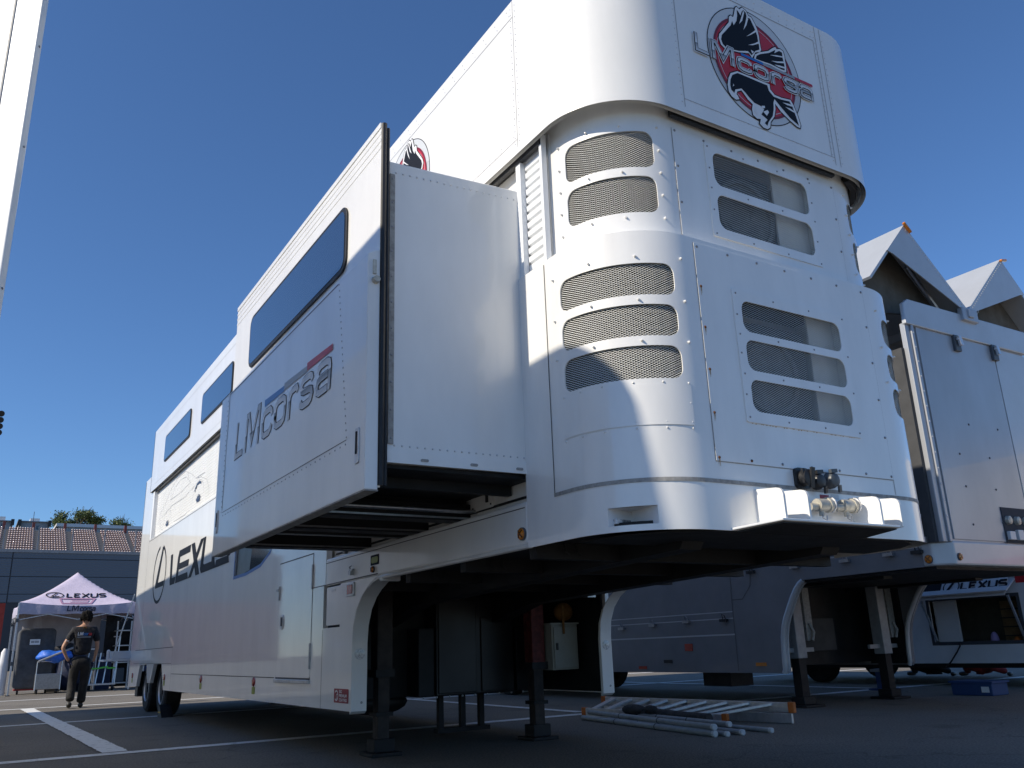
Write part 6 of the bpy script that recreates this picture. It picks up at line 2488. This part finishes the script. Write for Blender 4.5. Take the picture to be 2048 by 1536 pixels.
# floodlight mast at the left edge
o = thing('floodlight_mast', 'floodlight cluster cut off by the left picture edge', 'floodlight', (-4.1, 60, 0))
m = MB()
m.tube([(-4.1, 60, 0), (-4.1, 60, 17.5)], [0.25, 0.12], 10)
m.build('mast', 'pole_grey', o)
for k in range(4):
    for x in (-2.98, -3.6, -4.2):
        m = MB()
        m.lathe((x + 0.5, 59.8, 15.2 + 0.42 * k), (0.3, -1, -0.3), [(0, 0.10), (0.2, 0.2), (0.24, 0.2)], 12)
        m.build('lamp_head', 'plastic_black', o)

# ------------------------------------------------------------------ people


def skin_obj(name, nodes, edges, material, parent, sub=2, root=0):
    me = bpy.data.meshes.new(name)
    me.from_pydata([n_[:3] for n_ in nodes], edges, [])
    me.materials.append(M[material])
    ob = bpy.data.objects.new(name, me)
    COL.objects.link(ob)
    md = ob.modifiers.new('skin', 'SKIN')
    md.use_smooth_shade = True
    lay = me.skin_vertices[0] if me.skin_vertices else None
    if lay is None:
        bm = bmesh.new()
        bm.from_mesh(me)
        bm.verts.layers.skin.verify()
        bm.to_mesh(me)
        bm.free()
        lay = me.skin_vertices[0]
    for i_, n_ in enumerate(nodes):
        r = n_[3]
        lay.data[i_].radius = r if isinstance(r, tuple) else (r, r)
        lay.data[i_].use_root = (i_ == root)
    sb_ = ob.modifiers.new('sub', 'SUBSURF')
    sb_.levels = sub
    sb_.render_levels = sub
    ob.parent = parent
    if parent.type == 'EMPTY':
        ob.location = -parent.location
    return ob


PXc, PYc = -0.63, 15.55
pp = thing('person', 'person in black team shirt and trousers walking away beside the race trailer', 'person', (PXc, PYc, 0))


def L(x, y, z, r):
    return (PXc + x, PYc + y, z, r)


# body: skin showing at neck, face, forearms; hands on hips / hanging
skin_obj('body', [L(0, 0.0, 1.02, 0.10), L(0, 0.0, 1.25, 0.11), L(0, -0.01, 1.42, 0.07), L(0.01, 0.0, 1.49, 0.052), L(0.015, 0.02, 1.555, 0.075), L(0.02, 0.03, 1.64, 0.088), L(0.02, 0.02, 1.70, 0.06),
                  L(-0.17, 0, 1.40, 0.05), L(-0.27, -0.01, 1.20, 0.042), L(-0.335, -0.05, 1.07, 0.037), L(-0.25, -0.02, 0.90, 0.028), L(-0.20, 0.0, 0.83, 0.028),
                  L(0.18, 0, 1.40, 0.05), L(0.245, 0.0, 1.17, 0.042), L(0.255, 0.01, 1.06, 0.037), L(0.235, 0.05, 0.88, 0.028), L(0.215, 0.08, 0.80, 0.026)],
         [(0, 1), (1, 2), (2, 3), (3, 4), (4, 5), (5, 6), (2, 7), (7, 8), (8, 9), (9, 10), (10, 11), (2, 12), (12, 13), (13, 14), (14, 15), (15, 16)], 'skin', pp)
body_ = pp.children[0]
# gloves with fingers
for (cx_, cy_, cz_, sg) in ((-0.19, -0.01, 0.80, 1), (0.21, 0.085, 0.77, -1)):
    nodes = [L(cx_, cy_, cz_ + 0.03, (0.036, 0.022)), L(cx_ + sg * 0.005, cy_ + 0.005, cz_ - 0.03, (0.040, 0.02))]
    edges = [(0, 1)]
    for k in range(4):
        i0 = len(nodes)
        nodes.append(L(cx_ + sg * 0.005, cy_ - 0.032 + 0.021 * k, cz_ - 0.06, 0.011))
        nodes.append(L(cx_ + sg * 0.02, cy_ - 0.032 + 0.021 * k, cz_ - 0.092 - (0.008 if k in (1, 2) else 0), 0.0095))
        edges += [(1, i0), (i0, i0 + 1)]
    i0 = len(nodes)
    nodes.append(L(cx_ + sg * 0.03, cy_ - 0.045, cz_ - 0.015, 0.012))
    nodes.append(L(cx_ + sg * 0.045, cy_ - 0.055, cz_ - 0.05, 0.010))
    edges += [(0, i0), (i0, i0 + 1)]
    skin_obj('glove', nodes, edges, 'navy_cloth', pp, 1)
# shirt
skin_obj('shirt', [L(0, 0.0, 0.92, (0.175, 0.125)), L(0, 0.0, 1.06, (0.16, 0.115)), L(0, -0.005, 1.22, (0.18, 0.12)), L(0, -0.01, 1.36, (0.175, 0.11)), L(0.0, -0.005, 1.445, (0.085, 0.07)),
                   L(-0.165, 0, 1.385, 0.078), L(-0.225, -0.005, 1.27, 0.074), L(-0.262, -0.01, 1.18, 0.068),
                   L(0.175, 0, 1.385, 0.078), L(0.228, 0, 1.26, 0.074), L(0.25, 0, 1.16, 0.068)],
         [(0, 1), (1, 2), (2, 3), (3, 4), (3, 5), (5, 6), (6, 7), (3, 8), (8, 9), (9, 10)], 'shirt', pp)
# trousers
skin_obj('trousers', [L(0, 0, 0.93, (0.165, 0.12)), L(0, 0.0, 0.82, (0.16, 0.12)), L(-0.09, 0.0, 0.74, 0.105), L(-0.10, 0.06, 0.50, 0.085), L(-0.115, -0.02, 0.28, 0.078), L(-0.125, -0.09, 0.12, 0.082),
                      L(0.09, 0.0, 0.74, 0.105), L(0.095, 0.05, 0.48, 0.085), L(0.08, 0.03, 0.26, 0.080), L(0.07, 0.02, 0.075, 0.086)],
         [(0, 1), (1, 2), (2, 3), (3, 4), (4, 5), (1, 6), (6, 7), (7, 8), (8, 9)], 'trousers', pp)
for pts in ([L(-0.13, -0.15, 0.10, 0.045), L(-0.13, -0.10, 0.06, 0.05), L(-0.12, 0.02, 0.045, 0.044), L(-0.118, 0.10, 0.04, 0.036)], [L(0.07, -0.06, 0.05, 0.048), L(0.07, 0.02, 0.05, 0.05), L(0.08, 0.12, 0.045, 0.044), L(0.085, 0.20, 0.038, 0.034)]):
    skin_obj('shoe', pts, [(0, 1), (1, 2), (2, 3)], 'shoe', pp, 2)
rnd = random.Random(4)
m = MB()
m.ball((PXc + 0.015, PYc - 0.005, 1.650), 0.098, 18, 12, (0.95, 1.05, 1.12))
v = []
for p in m.v:
    k = 1 + 0.05 * math.sin(40 * p[0] + 3 * p[2]) + 0.05 * math.sin(55 * p[2] + 20 * p[1])
    q = Vector(p) - Vector((PXc + 0.015, PYc, 1.645))
    q *= k
    if q.y > 0.045 and q.z < 0.03:
        q.y = 0.045
    v.append((PXc + 0.015 + q.x, PYc + q.y, 1.645 + q.z))
m.v = v
hr = m.build('hair', 'hair', pp, smooth='full')
m = MB()
for k in range(90):
    a_ = rnd.uniform(0, 2 * PI)
    zz = rnd.uniform(-0.09, 0.09)
    rr = 0.094 * math.sqrt(max(0.1, 1 - (zz / 0.125) ** 2))
    c = Vector((PXc + 0.015 + rr * math.cos(a_), PYc - 0.01 + rr * math.sin(a_) * 0.9, 1.645 + zz))
    m.tube([c, c + Vector((0.018 * math.cos(a_), 0.018 * math.sin(a_), -0.035))], [0.016, 0.003], 5)
m.build('hair_locks', 'hair', hr)
for sx_ in (0.118,):
    m = MB()
    m.ball((PXc + sx_, PYc + 0.03, 1.595), 0.03, 8, 6, (0.4, 0.8, 1.1))
    m.build('ear', 'skin', pp, smooth='full')
m = MB()
m.ball((PXc + 0.075, PYc + 0.118, 1.60), 0.018, 8, 6, (0.9, 1.2, 1.1))
m.ball((PXc + 0.05, PYc + 0.10, 1.625), 0.012, 8, 6)
m.ball((PXc + 0.085, PYc + 0.09, 1.63), 0.012, 8, 6)
m.ball((PXc + 0.07, PYc + 0.105, 1.565), 0.016, 8, 6, (1.4, 0.7, 0.5))
m.build('face', 'skin', pp, smooth='full')
bk = lambda a, b, l: (PXc + a, PYc - 0.128 - l, b)
lettering('shirt_print', 'LM', lambda a, b, l: bk(a - 0.115, b + 1.285, l), 0.09, 0.06, 0.012, 'decal_white', pp, 0.1, 0.004)
lettering('shirt_print', 'cor', lambda a, b, l: bk(a - 0.02, b + 1.285, l), 0.085, 0.06, 0.011, 'decal_blue', pp, 0.1, 0.004)
lettering('shirt_print', 'sa', lambda a, b, l: bk(a + 0.07, b + 1.285, l), 0.05, 0.06, 0.011, 'decal_red', pp, 0.1, 0.004)
m = MB()
stroke(m, bk, [(-0.12, 1.255), (0.11, 1.255)], 0.014, 0.004)
m.build('shirt_line', 'decal_grey', pp, fixn=False)
m = MB()
m.box(PXc - 0.03, PXc + 0.03, PYc - 0.105, PYc - 0.095, 1.415, 1.44)
m.build('collar_tag', 'strap_yellow', pp)
m = MB()
m.box(PXc - 0.30, PXc - 0.245, PYc - 0.085, PYc - 0.06, 1.185, 1.20)
m.build('sleeve_patch', 'decal_white', pp)

def crouch(label, x, y, top, trous, sgn):
    t = thing('person', label, 'person', (x, y, 0))

    def Q(a, b, z, r):
        return (x + a * sgn, y + b, z, r)
    bd = skin_obj('body', [Q(0, 0.02, 0.22, 0.12), Q(0, 0.0, 0.56, 0.10), Q(0, 0, 0.70, 0.05), Q(0, 0, 0.82, 0.09), Q(-0.04, -0.18, 0.54, 0.045), Q(-0.22, -0.2, 0.34, 0.04), Q(-0.30, -0.1, 0.22, 0.032), Q(-0.04, 0.18, 0.54, 0.045), Q(-0.22, 0.2, 0.34, 0.04), Q(-0.30, 0.1, 0.22, 0.032)],
                   [(0, 1), (1, 2), (2, 3), (1, 4), (4, 5), (5, 6), (1, 7), (7, 8), (8, 9)], 'skin', t)
    skin_obj('shirt', [Q(0, 0.0, 0.24, 0.15), Q(0, 0, 0.56, 0.15), Q(-0.04, -0.2, 0.54, 0.075), Q(-0.18, -0.22, 0.38, 0.06), Q(-0.04, 0.2, 0.54, 0.075), Q(-0.18, 0.22, 0.38, 0.06)], [(0, 1), (1, 2), (2, 3), (1, 4), (4, 5)], top, t)
    skin_obj('trousers', [Q(0.02, 0, 0.16, 0.14), Q(-0.30, -0.22, 0.20, 0.08), Q(0.0, -0.36, 0.08, 0.06), Q(-0.30, 0.22, 0.20, 0.08), Q(0.0, 0.36, 0.08, 0.06)], [(0, 1), (1, 2), (0, 3), (3, 4)], trous, t)
    for s_ in (-1, 1):
        skin_obj('shoe', [Q(0.05, s_ * 0.40, 0.05, 0.048), Q(-0.14, s_ * 0.46, 0.045, 0.040)], [(0, 1)], 'shoe', t, 1)
    a = MB()
    a.ball((x, y, 0.86), 0.10, 12, 8, (1, 1, 1))
    a.build('hair', 'hair', t, smooth='full')
    return t


crouch('person in dark trousers sitting on the ground behind the service truck, left of two', 13.2, 7.4, 'red_cloth', 'trousers', 1)
crouch('person in red trousers sitting on the ground behind the service truck, right of two', 13.3, 6.4, 'cover_grey', 'red_cloth', 1)
